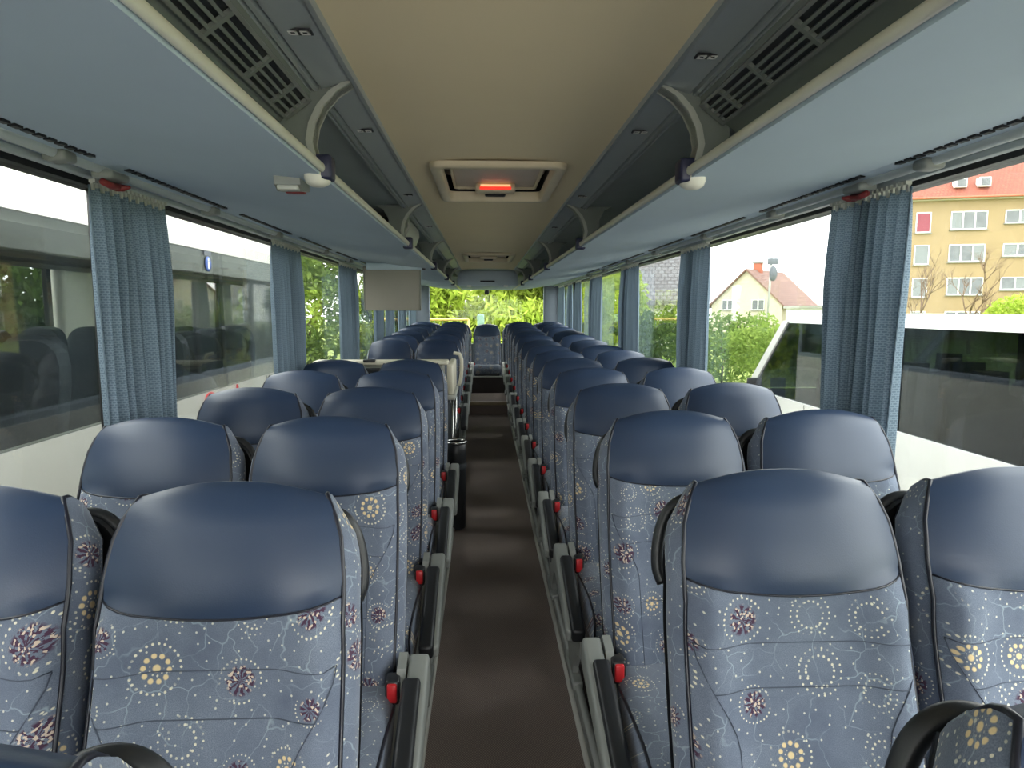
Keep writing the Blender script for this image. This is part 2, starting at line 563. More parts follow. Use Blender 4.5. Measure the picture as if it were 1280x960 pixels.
def aisle_trim(name, s):
    ys = [Y0, 6.0, 7.5, 9.0, 10.2]
    out = [(y, POD + rise(y) + 0.012) for y in ys] + [(10.2, 0.0), (Y0, 0.0)]
    a = prism(out, 0.268, 0.285, 'x')
    t = struct(make(name, *mir(a, s), 'grey_plastic', smooth=False))
    rail = tube([(0.262 * s, y, 0.012 if y < 9.2 else 0.18) for y in (Y0, 4.0, 9.2)], 0.011, 8)
    make('edge_rail', *rail, 'pale_plastic', t)
    rail2 = tube([(0.272 * s, y, POD + rise(y) + .010) for y in (Y0, 6.0, 7.5, 9.0, 10.2)], 0.013, 8)
    make('seat_rail', *rail2, 'grey_plastic', t)
aisle_trim('trim_1', -1)
aisle_trim('trim_2', 1)

def side_wall(name, s):
    w = struct(make(name, *mir(box(HW - .02, HW + .06, Y0, Y1, -0.6, SILL), s), 'wall_felt', smooth=False))
    make('upper_panel', *mir(box(HW - .005, HW + .06, Y0, Y1, WTOP + .05, 2.10), s), 'rack_inner', w, smooth=False)
    make('outer_skin', *mir(box(HW + .06, HW + .075, Y0, Y1, -0.75, SILL - .05), s), 'bus_white', w, smooth=False)
    make('sill_cap', *mir(rbox(HW - .05, HW + .03, Y0, Y1, SILL - .02, SILL + .012, 0.01), s), 'wall_felt', w)
    make('window_header', *mir(box(HW - .012, HW + .055, Y0, Y1, WTOP, WTOP + .055), s), 'frame_black', w, smooth=False)
    for y in PILL + [Y0 + .06, Y1 - .10]:
        make('pillar', *mir(rbox(HW - .012, HW + .03, y - .055, y + .055, SILL, WTOP + .01, 0.008), s), 'frame_black', w)
    return w
side_wall('wall_left', -1)
side_wall('wall_right', 1)
nwin = 0
def pane(s, ya, yb):
    global nwin
    nwin += 1
    g = mir(box(HW + .012, HW + .018, ya, yb, SILL - .01, WTOP + .012), s)
    struct(make('window_%d' % nwin, *g, 'glass', smooth=False))
for s in (-1, 1):
    ys = [Y0] + PILL + [Y1 - .05]
    for a, b in zip(ys[:-1], ys[1:]):
        pane(s, a + .002, b - .002)

# rear end
wr = struct(make('wall_rear', *box(-HW - .04, HW + .04, Y1, Y1 + .06, -0.6, 0.86), 'wall_felt', smooth=False))
make('upper_panel', *box(-HW - .04, HW + .04, Y1, Y1 + .06, 1.83, 2.10), 'rack_inner', wr, smooth=False)
for s in (-1, 1):
    make('corner_pillar', *mir(rbox(0.955, HW + .04, Y1 - .06, Y1 + .06, 0.8, 1.88, 0.02), s), 'wall_felt', wr)
nwin += 1
struct(make('window_%d' % nwin, *box(-0.97, 0.97, Y1 + .02, Y1 + .026, 0.85, 1.84), 'glass_clear', smooth=False))
# front end behind the camera
wf = struct(make('wall_front', *box(-HW - .04, HW + .04, Y0 - .06, Y0, -0.6, 0.25), 'wall_felt', smooth=False))
make('header', *box(-HW - .04, HW + .04, Y0 - .06, Y0, 2.04, 2.15), 'rack_inner', wf, smooth=False)
nwin += 1
struct(make('window_%d' % nwin, *box(-HW, HW, Y0 - .03, Y0 - .024, 0.25, 2.04), 'glass_clear', smooth=False))

# ceiling: shallow vaulted cream panel
CE, CZ = 0.362, 1.967     # edge of the panel
HATCH = [(2.62, 3.42), (6.75, 7.75)]
rows = []
ny = [Y0, 2.62, 3.42, 6.75, 7.75, 9.35]
def cz(x): return CZ + 0.018 * (1 - (x / CE) ** 2)
xs = [-CE, -.30, -.235, -.12, 0, .12, .235, .30, CE]
V, F = [], []
for y in ny:
    for x in xs: V.append((x, y, cz(x)))
n = len(xs)
for j in range(len(ny) - 1):
    for i in range(n - 1):
        if j in (1, 3) and 2 <= i <= 5: continue      # the two hatch openings
        F.append((j * n + i, j * n + i + 1, (j + 1) * n + i + 1, (j + 1) * n + i))
ceil = struct(make('ceiling', V, F, 'ceiling_cream'))
rf = struct(make('roof', *box(-HW - .06, HW + .06, Y0 - .06, Y1 + .06, 2.10, 2.16), 'bus_white', smooth=False))

def hatch(ya, yb, label, lamp):
    r = empty('roof_hatch', (0, (ya + yb) / 2, CZ))
    h = (yb - ya) / 2
    def rr(hx, hy, rad, n=5):
        pts = []
        for cx, cy, a0 in ((hx - rad, hy - rad, 0), (-hx + rad, hy - rad, pi / 2), (-hx + rad, -hy + rad, pi), (hx - rad, -hy + rad, 1.5 * pi)):
            for k in range(n):
                a = a0 + pi / 2 * k / (n - 1)
                pts.append((cx + rad * cos(a), cy + rad * sin(a)))
        return pts
    def loft(loops):
        V, F = [], []
        m = len(loops[0][0])
        for pts, z in loops: V += [(x, y, z) for x, y in pts]
        for j in range(len(loops) - 1):
            for i in range(m):
                F.append((j * m + i, j * m + (i + 1) % m, (j + 1) * m + (i + 1) % m, (j + 1) * m + i))
        return V, F
    make('frame', *loft([(rr(.262, h + .03, .06), .010), (rr(.260, h + .028, .06), -.006), (rr(.252, h + .02, .055), -.012),
                         (rr(.223, h - .018, .03), -.012), (rr(.218, h - .022, .03), -.004), (rr(.218, h - .022, .03), .035)]), 'hatch_cream', r)
    make('well', *loft([(rr(.218, h - .022, .03), .034), (rr(.236, h - .01, .03), .036), (rr(.236, h - .01, .03), .115)]), 'black_plastic', r)
    lid = make('lid', *rbox(-.190, .190, -h + .035, h - .05, .050, .075, .012), 'hatch_lid', r)
    make('lid_rim', *loft([(rr(.197, h - .035, .03), .060), (rr(.197, h - .035, .03), .042), (rr(.186, h - .046, .025), .042), (rr(.186, h - .046, .025), .058)]), 'hatch_cream', lid)
    make('grip', *rbox(-.055, .055, -h + .035, -h + .085, .028, .052, .008), 'black_plastic', r)
    make('grip', *rbox(-.050, .050, h - .085, h - .035, .006, .040, .008), 'black_plastic', r)
    if lamp:
        hs = make('lamp_housing', *rbox(-.095, .095, h - .16, h - .075, .014, .052, .010), 'hatch_cream', r)
        make('lens', *rbox(-.074, .074, h - .170, h - .150, .020, .034, .005), 'lamp_red', hs)
        make('lens_strip', *rbox(-.070, .070, h - .172, h - .158, .036, .043, .002), 'lamp_warm', hs)
    else:
        make('lamp_housing', *rbox(-.095, .095, h - .20, h - .075, .020, .052, .012), 'hatch_cream', r)
    make('cover', *box(-.24, .24, -h, h, .115, .125), 'hatch_lid', r, smooth=False)
    tag(r, label, 'roof hatch', 'roof hatches in the cream ceiling')
hatch(*HATCH[0], 'cream framed roof hatch with a glowing red lamp in the ceiling', True)
hatch(*HATCH[1], 'cream framed roof hatch without lamp, further back in the ceiling', False)

# rear overhead locker between the racks
lk = empty('overhead_locker', (0, 9.4, 1.75))
out = [(-.42, .0), (.42, .0), (.435, .06), (.425, .16), (.39, .205), (.33, .215), (-.33, .215), (-.39, .205), (-.425, .16), (-.435, .06)]
loops = [[(x * k, y, z * k2 + dz) for x, z in out] for k, k2, y, dz in ((.90, .9, -.03, .01), (.945, .98, -.02, 0), (.96, 1, .03, 0), (.96, 1, 1.95, .0))]
V, F = [], []
for l in loops: V += l
m = len(out)
for j in range(3):
    for i in range(m): F.append((j * m + i, j * m + (i + 1) % m, (j + 1) * m + (i + 1) % m, (j + 1) * m + i))
F.append(tuple(range(m)))
F.append(tuple(range(3 * m, 4 * m)))
make('body', V, F, 'rack_felt', lk, auto=40)
make('slot', *rbox(-.10, .10, -.036, -.02, .055, .075, .005), 'black_plastic', lk)
for x in (-.25, .25):
    make('catch', *rbox(x - .03, x + .03, -.035, .0, -.012, .012, .004), 'label_white', lk)
tag(lk, 'grey-blue overhead locker above the rear window with a dark slot', 'locker')

# ------------------------------------------------------------------ luggage racks
LX, LZ = 0.440, 1.760        # the lip
BR = [-0.16, 1.70, 3.55, 5.40, 7.25, 8.75]
def rack(s, side):
    r = empty('luggage_rack', (s * LX, 0, LZ))
    inv = Matrix.Translation((-s * LX, 0, -LZ))
    def part(name, g, mat, parent=r, **kw):
        V = [(v[0] * s - s * LX, v[1], v[2] - LZ) for v in g[0]]
        return make(name, V, g[1], mat, parent, **kw)
    ye = 11.35
    part('underside_panel', sweep([(LX + .005, LZ - .012), (.70, LZ + .012), (1.06, 1.828), (1.06, 1.845), (.70, LZ + .028), (LX + .005, LZ + .006)], Y0, ye), 'rack_felt', auto=30)
    lip = []
    for k in range(12):
        a = 2 * pi * k / 12
        lip.append((LX - .001 + .007 * cos(a), LZ + .004 + .011 * sin(a)))
    part('lip', sweep(lip, Y0, ye), 'lip_white', auto=50)
    part('inner_panel', sweep([(.466, 1.952), (.92, 2.03), (1.13, 1.97), (1.15, 1.85), (1.06, 1.845), (1.14, 1.86), (1.12, 1.975), (.92, 2.04), (.466, 1.962)], Y0, ye), 'rack_inner', auto=30)
    # profiled aluminium strip by the ceiling
    al = part('edge_strip', sweep([(CE - .012, CZ + .006), (CE - .006, CZ - .010), (CE + .004, CZ - .010), (CE + .006, CZ - .004), (.436, 1.944), (.440, 1.953),
                     (.444, 1.953), (.446, 1.941), (.454, 1.939), (.456, 1.947), (.459, 1.947), (.461, 1.938), (.466, 1.937), (.470, 1.965), (CE, CZ + .02)], Y0, 9.33), 'aluminium', auto=25)
    # cross supports with pale curved edge, navy collar and cap
    for i, y in enumerate(BR):
        ctl = [(.366, 1.960), (.402, 1.938), (.432, 1.905), (.452, 1.865), (.460, 1.825), (.452, 1.790), (.442, 1.772)]
        outer = [(.560, 1.782), (.540, 1.82), (.535, 1.88), (.56, 1.93), (.60, 1.952)]
        b = part('bracket', sweep(ctl + outer, y - .022, y + .012), 'bracket_grey', smooth=False)
        ed = ctl + [(p[0] + .016, p[1] + .002) for p in ctl[::-1]]
        part('edge_band', sweep(ed, y - .030, y + .022), 'bracket_edge', b, auto=40)
        part('collar', rbox(LX - .022, LX + .026, y - .030, y + .026, LZ - .022, LZ + .036, .008), 'navy_plastic', b)
        if y < 2: part('cap', lathe([(0.0, -.030), (.016, -.029), (.028, -.022), (.033, -.010), (.033, .0)], (LX + .016, y, LZ - .006), 16), 'lip_white', b)
    # number plates under the aluminium strip
    for y in ([1.36, 2.07] if s < 0 else [1.45, 2.05]) + [3.2, 4.4]:
        pl = part('number_plate', box(.380, .428, y - .013, y + .013, 1.9480, 1.9520), 'frame_black', al, smooth=False)
        for k, (u0, u1) in enumerate(((.384, .401), (.407, .424))):
            z0, z1 = 1.9466, 1.9482
            g = J(box(u0, u1, y - .009, y - .006, z0, z1), box(u0, u1, y + .006, y + .009, z0, z1),
                  box(u0, u0 + .004, y - .009, y + .003, z0, z1), box(u1 - .004, u1, y - .002, y + .009, z0, z1))
            part('numeral', g, 'label_white', pl, smooth=False)
    # closed air duct with grille filling the nearest bay
    d = part('duct_housing', sweep([(.463, 1.945), (.464, 1.925), (.470, 1.918), (.522, 1.879), (.545, 1.862), (.60, 1.80), (.66, 1.80), (.66, 1.96)], Y0, 1.678), 'bracket_grey', auto=30)
    import math as _m
    # grille plane from (.500,1.905) to (.582,1.866)
    p0, p1 = Vector((.468, 0, 1.921)), Vector((.521, 0, 1.881))
    ax = (p1 - p0).normalized(); nm = Vector((-ax.z, 0, ax.x)); nm = -nm if nm.z > 0 else nm
    def gp(u, y, h):
        q = p0 + (p1 - p0) * u + nm * h
        return (q.x, y, q.z)
    def gbox(u0, u1, ya, yb, h0, h1):
        V = [gp(u0, ya, h0), gp(u1, ya, h0), gp(u1, yb, h0), gp(u0, yb, h0), gp(u0, ya, h1), gp(u1, ya, h1), gp(u1, yb, h1), gp(u0, yb, h1)]
        return V, box(0, 1, 0, 1, 0, 1)[1]
    for ya, yb in ((0.98, 1.655), (-0.10, 0.90)):
        part('grille_recess', gbox(.02, .98, ya, yb, -.004, .004), 'black_plastic', d, smooth=False)
        fr = part('grille_frame', J(gbox(-.06, .05, ya - .015, yb + .012, 0, .012), gbox(.95, 1.06, ya - .015, yb + .012, 0, .012),
                               gbox(0, 1, ya - .022, ya + .012, 0, .012), gbox(0, 1, yb - .008, yb + .014, 0, .012)), 'grey_plastic', d, smooth=False)
        for u in (.28, .52, .76):
            part('grille_slat', gbox(u - .045, u + .045, ya, yb, .002, .011), 'bracket_grey', d, smooth=False)
        k = (yb - ya)
        for f in (.30, .60, .84):
            part('grille_bar', gbox(.05, .95, ya + k * f - .006, ya + k * f + .006, .004, .012), 'bracket_grey', d, smooth=False)
    # service channel above the windows: slotted air strip, pale cover, clips
    part('channel', sweep([(1.055, 1.832), (1.085, 1.826), (1.125, 1.822), (1.150, 1.822), (1.19, 1.828), (1.235, 1.830), (1.235, 1.87), (1.06, 1.86)], Y0, ye), 'rack_felt', auto=20)
    sl = []
    y = -0.4
    while y < 7.5:
        if (y * 1.0) % 0.93 > 0.16:
            sl.append(box(1.066, 1.082, y, y + .028, 1.8235, 1.8300))
        y += .040
    o = part('air_slots', J(*sl), 'black_plastic', smooth=False); o['kind'] = 'stuff'
    part('cover_rail', tube([(1.118, Y0, 1.817), (1.118, ye, 1.817)], .013, 10), 'aluminium')
    yy = [0.95, 1.80, 2.75, 3.60, 4.65, 5.5, 6.6, 7.6]
    for y in yy:
        c = part('channel_clip', rbox(1.088, 1.148, y - .03, y + .03, 1.796, 1.826, .010), 'grey_plastic')
    tag(r, 'grey-blue overhead luggage rack with pale lip along the %s windows' % side, 'luggage rack', 'overhead luggage racks')
    return r
rack(-1, 'left')
rack(1, 'right')
# ------------------------------------------------------------------ seats
Z0, Z1 = 0.36, 1.046          # back rest from cushion to crown, over the podium
ZS = Z1 - 0.195               # seam between fabric and leather
def hwid(z):
    t = (z - Z0) / (Z1 - Z0)
    pts = [(0, .196), (.35, .200), (.62, .199), (.78, .196), (.87, .188), (.94, .170), (1, .136)]
    for (a, wa), (b, wb) in zip(pts[:-1], pts[1:]):
        if t <= b:
            f = max(0, (t - a) / (b - a))
            return wa + (wb - wa) * f
    return .136
def yc(z):
    t = (z - Z0) / (Z1 - Z0)
    return -0.215 * (1 - t) ** 1.15 - 0.018 * sin(pi * smooth01((t - .55) / .45)) + .05 * smooth01((t - .90) / .13) ** 2
def head_f(z):
    return smooth01((z - ZS + .03) / .06)
def front(u, z):
    """point of the front surface; u in -1..1"""
    w = hwid(z)
    h = head_f(z)
    a = abs(u)
    convex = .040 * a ** 2.8
    bol = -.020 * smooth01((a - .45) / .35) + .045 * max(0, (a - .86) / .14) ** 2
    y = yc(z) + h * convex + (1 - h) * bol
    return Vector((u * w, y, z))
def ztop(u): return Z1 - .027 * abs(u) ** 2.6
def zseam(u): return ZS - .006 + .020 * u * u
NU = 18
US = [-1 + 2 * i / NU for i in range(NU + 1)]
def uvof(V): return [(v[0], v[2]) for v in V]

def back_geo():
    rows = []
    for j in range(15):
        v = j / 14
        rows.append([front(u, Z0 - .06 + (zseam(u) - Z0 + .06) * v) for u in US])
    return gridmesh(rows)
def head_geo():
    rows = []
    for j in range(14):
        v = j / 13
        rows.append([front(u, zseam(u) + (ztop(u) - zseam(u)) * v) + Vector((0, -.0035 * sin(pi * min(1, v * 6) / 2), 0)) for u in US])
    last = rows[-1]
    for dy, dz in ((.008, -.001), (.022, -.006), (.042, -.018), (.062, -.036), (.078, -.064)):
        rows.append([p + Vector((-p.x * dy * .25, dy, dz)) for p in last])
    return gridmesh(rows)
def edge_pts(s, extra=True):
    """front edge (u = s) from the bottom to the crown corner"""
    P = [front(s, Z0 - .05 + (ztop(1) - Z0 + .05) * k / 22) for k in range(23)]
    return P
def side_geo(s):
    rows = []
    for p in edge_pts(s):
        t = (p.z - Z0) / (Z1 - Z0)
        d = .098 - .012 * t
        b = .018 * (1 - smooth01((t - .80) / .2)) + .003
        k = smooth01((t - .78) / .2)
        dz = lambda q: -10.0 * (q * d) ** 2 * k
        rows.append([p, p + Vector((s * b * .75, d * .28, dz(.28))), p + Vector((s * b, d * .55, dz(.55))), p + Vector((s * (b * .75), d * .8, dz(.8))), p + Vector((s * (b * .2), d * .95, dz(.95)))])
    return gridmesh(rows)
def shell_geo():
    rows = []
    P = edge_pts(1)[:-3]
    for p in P:
        t = (p.z - Z0) / (Z1 - Z0)
        d = .094 - .012 * t
        w = p.x + .014 * (1 - smooth01((t - .70) / .2)) + .004
        y = p.y
        r = []
        for k in range(13):
            u = -1 + k / 6
            r.append(Vector((u * w, y + d + .040 * (1 - abs(u) ** 3), p.z)))
        rows.append(r)
    last = rows[-1]
    rows.append([Vector((q.x * .90, q.y - .014, q.z + .012)) for q in last])
    rows.append([Vector((q.x * .82, q.y - .040, q.z + .020)) for q in last])
    return gridmesh(rows)
def seam_paths():
    S = []
    off = Vector((0, -.0006, 0))
    for dz in (.080, .150, .300):
        lim = .97 if dz < .1 else .84 if dz < .2 else .64
        S.append([front(-lim + 2 * lim * k / 24, ZS - dz - .004) + off for k in range(25)])
    for s in (-1, 1):
        pts = []
        for k in range(19):
            f = k / 18
            u = .97 - .33 * smooth01(f / .40)
            pts.append(front(s * u, ZS - .085 - .40 * f) + off)
        S.append(pts)
    return S
def cushion_geo():
    """upholstered cushion with a rolled front; long axis -y"""
    prof = [(-.155, .300), (-.155, .372), (-.165, .402), (-.20, .414), (-.32, .430), (-.45, .446), (-.56, .452), (-.62, .446), (-.655, .425), (-.670, .39), (-.668, .345), (-.65, .315), (-.60, .303)]
    rows = []
    for u in (-1, -.985, -.93, -.8, -.5, 0, .5, .8, .93, .985, 1):
        e = abs(u)
        k = 0.030 * max(0, (e - .8) / .2) ** 2
        rows.append([Vector((u * .212, y + (k * .5 if y < -.6 else 0), z - .022 - (k if z > .36 else 0) + (.008 * e ** 3 if z > .40 and e < .95 else 0))) for y, z in prof])
    V, F = gridmesh(rows)
    n = len(prof)
    F.append(tuple(range(n)))
    F.append(tuple(range((len(rows) - 1) * n, len(rows) * n)))
    F += [(i * n + n - 1, i * n, (i + 1) * n, (i + 1) * n + n - 1) for i in range(len(rows) - 1)]
    return V, F

def seat_parts(s, aisle, handle_side, kx=1.0, hy=0.0):
    """prototype seat facing -y; s = +1 when the aisle lies on its +x side"""
    r = empty('coach_seat')
    g = back_geo(); make('backrest', *g, 'fabric', r, uv=uvof(g[0]))
    g = head_geo(); make('headrest', *g, 'leather', r)
    for q in (-1, 1):
        g = side_geo(q); make('side_bolster', *g, 'fabric', r, uv=[(v[1] + .37 * q, v[2]) for v in g[0]])
        P = edge_pts(q)
        rear = [P[-1] + Vector((-q * .002 * k, .016 * k, -.0045 * k * k * .6)) for k in range(1, 6)]
        make('piping', *tube([p + Vector((q * .001, -.001, 0)) for p in P] + rear, .0042, 7), 'piping', r)
        Q = [(v) for i, v in enumerate(g[0]) if i % 5 == 4]
        make('piping', *tube([Vector(v) for v in Q], .0036, 6), 'piping', r)
    make('back_shell', *shell_geo(), 'black_plastic', r)
    make('seam', *J(*[tube(p, .0010, 5) for p in seam_paths()]), 'stitch', r)
    make('headrest_seam', *tube([front(u, zseam(u)) + Vector((0, -.0005, 0)) for u in US], .0022, 5), 'piping', r)
    g = cushion_geo()
    cu = make('seat_cushion', *g, 'fabric', r, uv=[(v[0], v[1] * .9 + v[2] * 1.1) for v in g[0]], auto=50)
    for q in (-1, 1):
        pr = [(-.20, .388), (-.32, .402), (-.45, .418), (-.56, .424), (-.625, .414), (-.660, .39), (-.662, .345)]
        make('piping', *tube([(q * .2115, y, z - .020) for y, z in pr], .0038, 6), 'piping', cu)
    # understructure
    make('seat_pan', *rbox(-.19, .19, -.62, -.12, .255, .312, .015), 'dark_plastic', r)
    for x in (-.12, .12):
        make('leg', *prism([(-.52, 0), (-.42, 0), (-.36, .26), (-.56, .26)], x - .018, x + .018, 'x'), 'dark_plastic', r, smooth=False)
    # grab handle rising behind the shoulder
    hs = handle_side
    zz = Z1
    path = [(.090, .066, -.100), (.113, .078, -.086), (.140, .086, -.088), (.163, .088, -.106), (.179, .086, -.138), (.188, .080, -.180), (.190, .068, -.222), (.182, .058, -.250)]
    path = [(hs * a * kx, b + .058, zz + c) for a, b, c in path]
    path = [(a, b + hy, c) for a, b, c in spline(path)]
    hd_ = make('grab_handle', *tube(path, .0122, 12), 'black_plastic', r)
    if not aisle:
        pg = [(a, c) for a, b, c in path[2:-2:2]]
        pg += [(x * .72, z) for x, z in (pg[-1], pg[len(pg) // 2], pg[0])]
        make('handle_web', *prism(pg, .118, .132), 'black_plastic', hd_, smooth=False)
    # belt buckle by the cushion
    bk = make('belt_buckle', *mir(rbox(.188, .224, -.272, -.225, .345, .438, .007), s), 'black_plastic', r)
    make('release_button', *mir(rbox(.194, .218, -.279, -.250, .384, .432, .004), s), 'red_plastic', bk)
    if aisle:
        # moulded side panel down to the podium rail
        out = [(-.10, .28), (-.13, .42), (-.18, .465), (-.235, .45), (-.270, .38), (-.33, .33), (-.43, .27), (-.52, .25), (-.50, .17), (-.42, .15), (-.345, .06), (-.33, .0), (-.23, .0), (-.215, .08), (-.13, .17)]
        sp = make('side_panel', *mir(prism(out, .214, .236, 'x'), s), 'grey_plastic', r, smooth=False)
        make('panel_recess', *mir(prism([(-.21, .36), (-.255, .36), (-.33, .24), (-.31, .15), (-.24, .13), (-.20, .24)], .236, .239, 'x'), s), 'dark_plastic', sp, smooth=False)
        make('foot_bracket', *mir(rbox(.205, .245, -.40, -.16, -.004, .03, .008), s), 'grey_plastic', sp)
        # arm rest folded down beside the cushion
        def arm(x0, x1, h0, h1, d0, d1, a, b, rad):
            """bar between the pivot and the tip; a, b = fractions along; h, d = above / below the axis"""
            p, q = Vector((0, -.185, .412)), Vector((0, -.600, .300))
            ax = (q - p); nrm = Vector((0, -ax.z, ax.y)).normalized()
            if nrm.z < 0: nrm = -nrm
            bm = bmesh.new()
            vs = []
            for f, h, d in ((a, h0, d0), (b, h1, d1)):
                c = p + ax * f
                for x, k in ((x0, -d), (x1, -d), (x1, h), (x0, h)):
                    w = c + nrm * k
                    vs.append(bm.verts.new((x, w.y, w.z)))
            for f in ((0, 1, 2, 3), (7, 6, 5, 4), (0, 4, 5, 1), (1, 5, 6, 2), (2, 6, 7, 3), (3, 7, 4, 0)):
                bm.faces.new([vs[i] for i in f])
            bmesh.ops.bevel(bm, geom=list(bm.edges), offset=rad, segments=3, profile=.5, affect='EDGES')
            bm.verts.index_update()
            o = [tuple(v.co) for v in bm.verts], [tuple(v.index for v in f.verts) for f in bm.faces]
            bm.free()
            return o
        ar = make('armrest', *mir(arm(.240, .292, .052, .018, .035, .028, -.04, .99, .012), s), 'grey_plastic', r)
        make('armrest_pad', *mir(arm(.232, .277, .062, .034, -.012, .018, .17, 1.03, .012), s), 'black_plastic', ar)
    return r

ORD = ['front', 'first', 'second', 'third', 'fourth', 'fifth', 'sixth', 'seventh', 'eighth', 'ninth', 'tenth', 'eleventh', 'twelfth', 'thirteenth']
PROTO = {}
PROTO[('L', 'a')] = seat_parts(1, True, 1, 1.06)
PROTO[('L', 'w')] = seat_parts(1, False, 1, 1.14)
PROTO[('R', 'a')] = seat_parts(-1, True, -1, 1.08)
PROTO[('L', 'f')] = seat_parts(1, True, 1, 1.0)
PROTO[('R', 'f')] = seat_parts(-1, True, -1, 1.0)
PROTO[('R', 'w')] = seat_parts(-1, False, -1, 1.14)
used = set()
def put_seat(side, kind, y, label, group, x=None, dz=None):
    key = (side, kind)
    o = PROTO[key] if key not in used else copy_tree(PROTO[key])
    used.add(key)
    if x is None:
        x = (0.942 if kind == 'w' else 0.493) * (1 if side == 'R' else -1)
    o.location = (x, y, POD + (rise(y) if dz is None else dz))
    tag(o, label, 'seat', group)
    return o
G1 = 'patterned coach seats in rows along the aisle'
NAMES = {'a': 'on the aisle', 'w': 'at the window'}
put_seat('L', 'f', 0.388, 'front left aisle seat, only crown and black grab handle in the bottom corner', G1, dz=.016)
put_seat('R', 'f', 0.412, 'front right aisle seat cropped by the bottom corner, big black grab handle', G1, dz=.020)
LY = [1.128 + .725 * k for k in range(5)]
RY = [1.18 + .742 * k for k in range(13)]
LB = [6.45 + .725 * k for k in range(6)]
for k, y in enumerate(LY):
    for kd in 'aw':
        put_seat('L', kd, y, 'blue leather-topped seat %s, left side, %s full row from the camera' % (NAMES[kd], ORD[k + 1]), G1)
for k, y in enumerate(LB):
    for kd in 'aw':
        put_seat('L', kd, y, 'blue leather-topped seat %s, left side, %s row behind the low cabinet' % (NAMES[kd], ORD[k + 1]), G1)
for k, y in enumerate(RY):
    for kd in 'aw':
        put_seat('R', kd, y, 'blue leather-topped seat %s, right side, %s full row from the camera' % (NAMES[kd], ORD[k + 1]), G1)
# rear bench: five seats side by side
B1 = 'five seats of the rear bench'
for x, dz, lab in ((-.93, .172, 'rear bench seat in the left window corner'), (-.475, .168, 'rear bench seat just left of the middle one'),
                   (.475, .168, 'rear bench seat just right of the middle one'), (.93, .172, 'rear bench seat in the right window corner')):
    put_seat('L' if x < 0 else 'R', 'w', 11.05, lab, B1, x=x, dz=dz - POD)
m_ = put_seat('R', 'w', 11.0, 'middle rear bench seat facing straight down the aisle', B1, x=.0, dz=.066)
# ------------------------------------------------------------------ curtains
def curtain_rail(s, side):
    r = make('curtain_rail', *mir(rbox(1.168, 1.196, -1.2, 11.2, 1.802, 1.820, .004), s), 'aluminium')
    tag(r, 'slim metal curtain rail above the %s windows' % side, 'curtain rail', 'curtain rails')
curtain_rail(-1, 'left')
curtain_rail(1, 'right')

def curtain(s, ya, yb, label, seed, npl=9, zb=0.90, pinch=0.10, hooks=True, lift=0.0):
    R = random.Random(seed)
    nu, nv = npl * 10, 22
    zt = 1.785
    ph = [R.uniform(-.5, .5) for _ in range(npl + 1)]
    am = [R.uniform(.7, 1.25) for _ in range(npl + 1)]
    yc_ = (ya + yb) / 2
    rows, UV = [], []
    ln = [0.0]
    for j in range(nv + 1):
        v = j / nv
        z = zt + (zb - zt) * v
        row = []
        # pulled in a little towards the tie at the bottom, slack in the middle
        wv = 1 - pinch * smooth01(v * 1.2) + .03 * sin(pi * v)
        for i in range(nu + 1):
            u = i / nu
            c = u * npl
            k = min(int(c), npl - 1); f = c - k
            p = (ph[k] * (1 - f) + ph[k + 1] * f) * (0.3 + v)
            a = (am[k] * (1 - f) + am[k + 1] * f) * (.013 + .012 * smooth01(v * 3))
            x = 1.182 + a * sin(2 * pi * c + p) - .002 * sin(6 * v + 5 * u)
            y = ya + (yb - ya) * u
            y = yc_ + (y - yc_) * wv + .010 * sin(2 * pi * c * .5 + 3 * v + ph[k]) * smooth01(v * 2) + .012 * sin(2.2 * v + seed) * v
            # gathered header
            hd = 1 - smooth01(v / .07)
            x = x * (1 - .35 * hd) + 1.182 * .35 * hd
            row.append((s * x, y, z - (.006 * abs(sin(pi * c)) * hd)))
        rows.append(row)
    V, F = gridmesh(rows)
    um = 2.1 * (yb - ya)
    for j in range(nv + 1):
        for i in range(nu + 1):
            UV.append((um * i / nu, rows[j][i][2]))
    r = empty('curtain', (s * 1.178, yc_, zb))
    inv = Vector((s * 1.178, yc_, zb))
    V = [Vector(v) - inv for v in V]
    make('cloth', V, F, 'curtain', r, uv=UV, fix=False)
    # hem along the leading edge
    for i0 in (0, nu):
        make('hem', *tube([Vector(rows[j][i0]) - inv for j in range(nv + 1)], .0035, 6), 'curtain', r, uv=[(0.0, k * .003) for k in range((nv + 1) * 6)])
    hk = []
    n = npl * 2
    for k in range(n):
        y = ya + (yb - ya) * (k + .5) / n
        hk.append(box(s * 1.176, s * 1.184, y - .005, y + .005, 1.772, 1.806))
        hk.append(box(s * 1.168, s * 1.186, y - .007, y + .007, 1.792, 1.803))
    V, F = J(*hk)
    hr = make('hook_row', [Vector(v) - inv for v in V], F, 'pale_plastic', r, smooth=False); hr['kind'] = 'stuff'
    tag(r, label, 'curtain', 'blue-grey pleated window curtains')
    return r
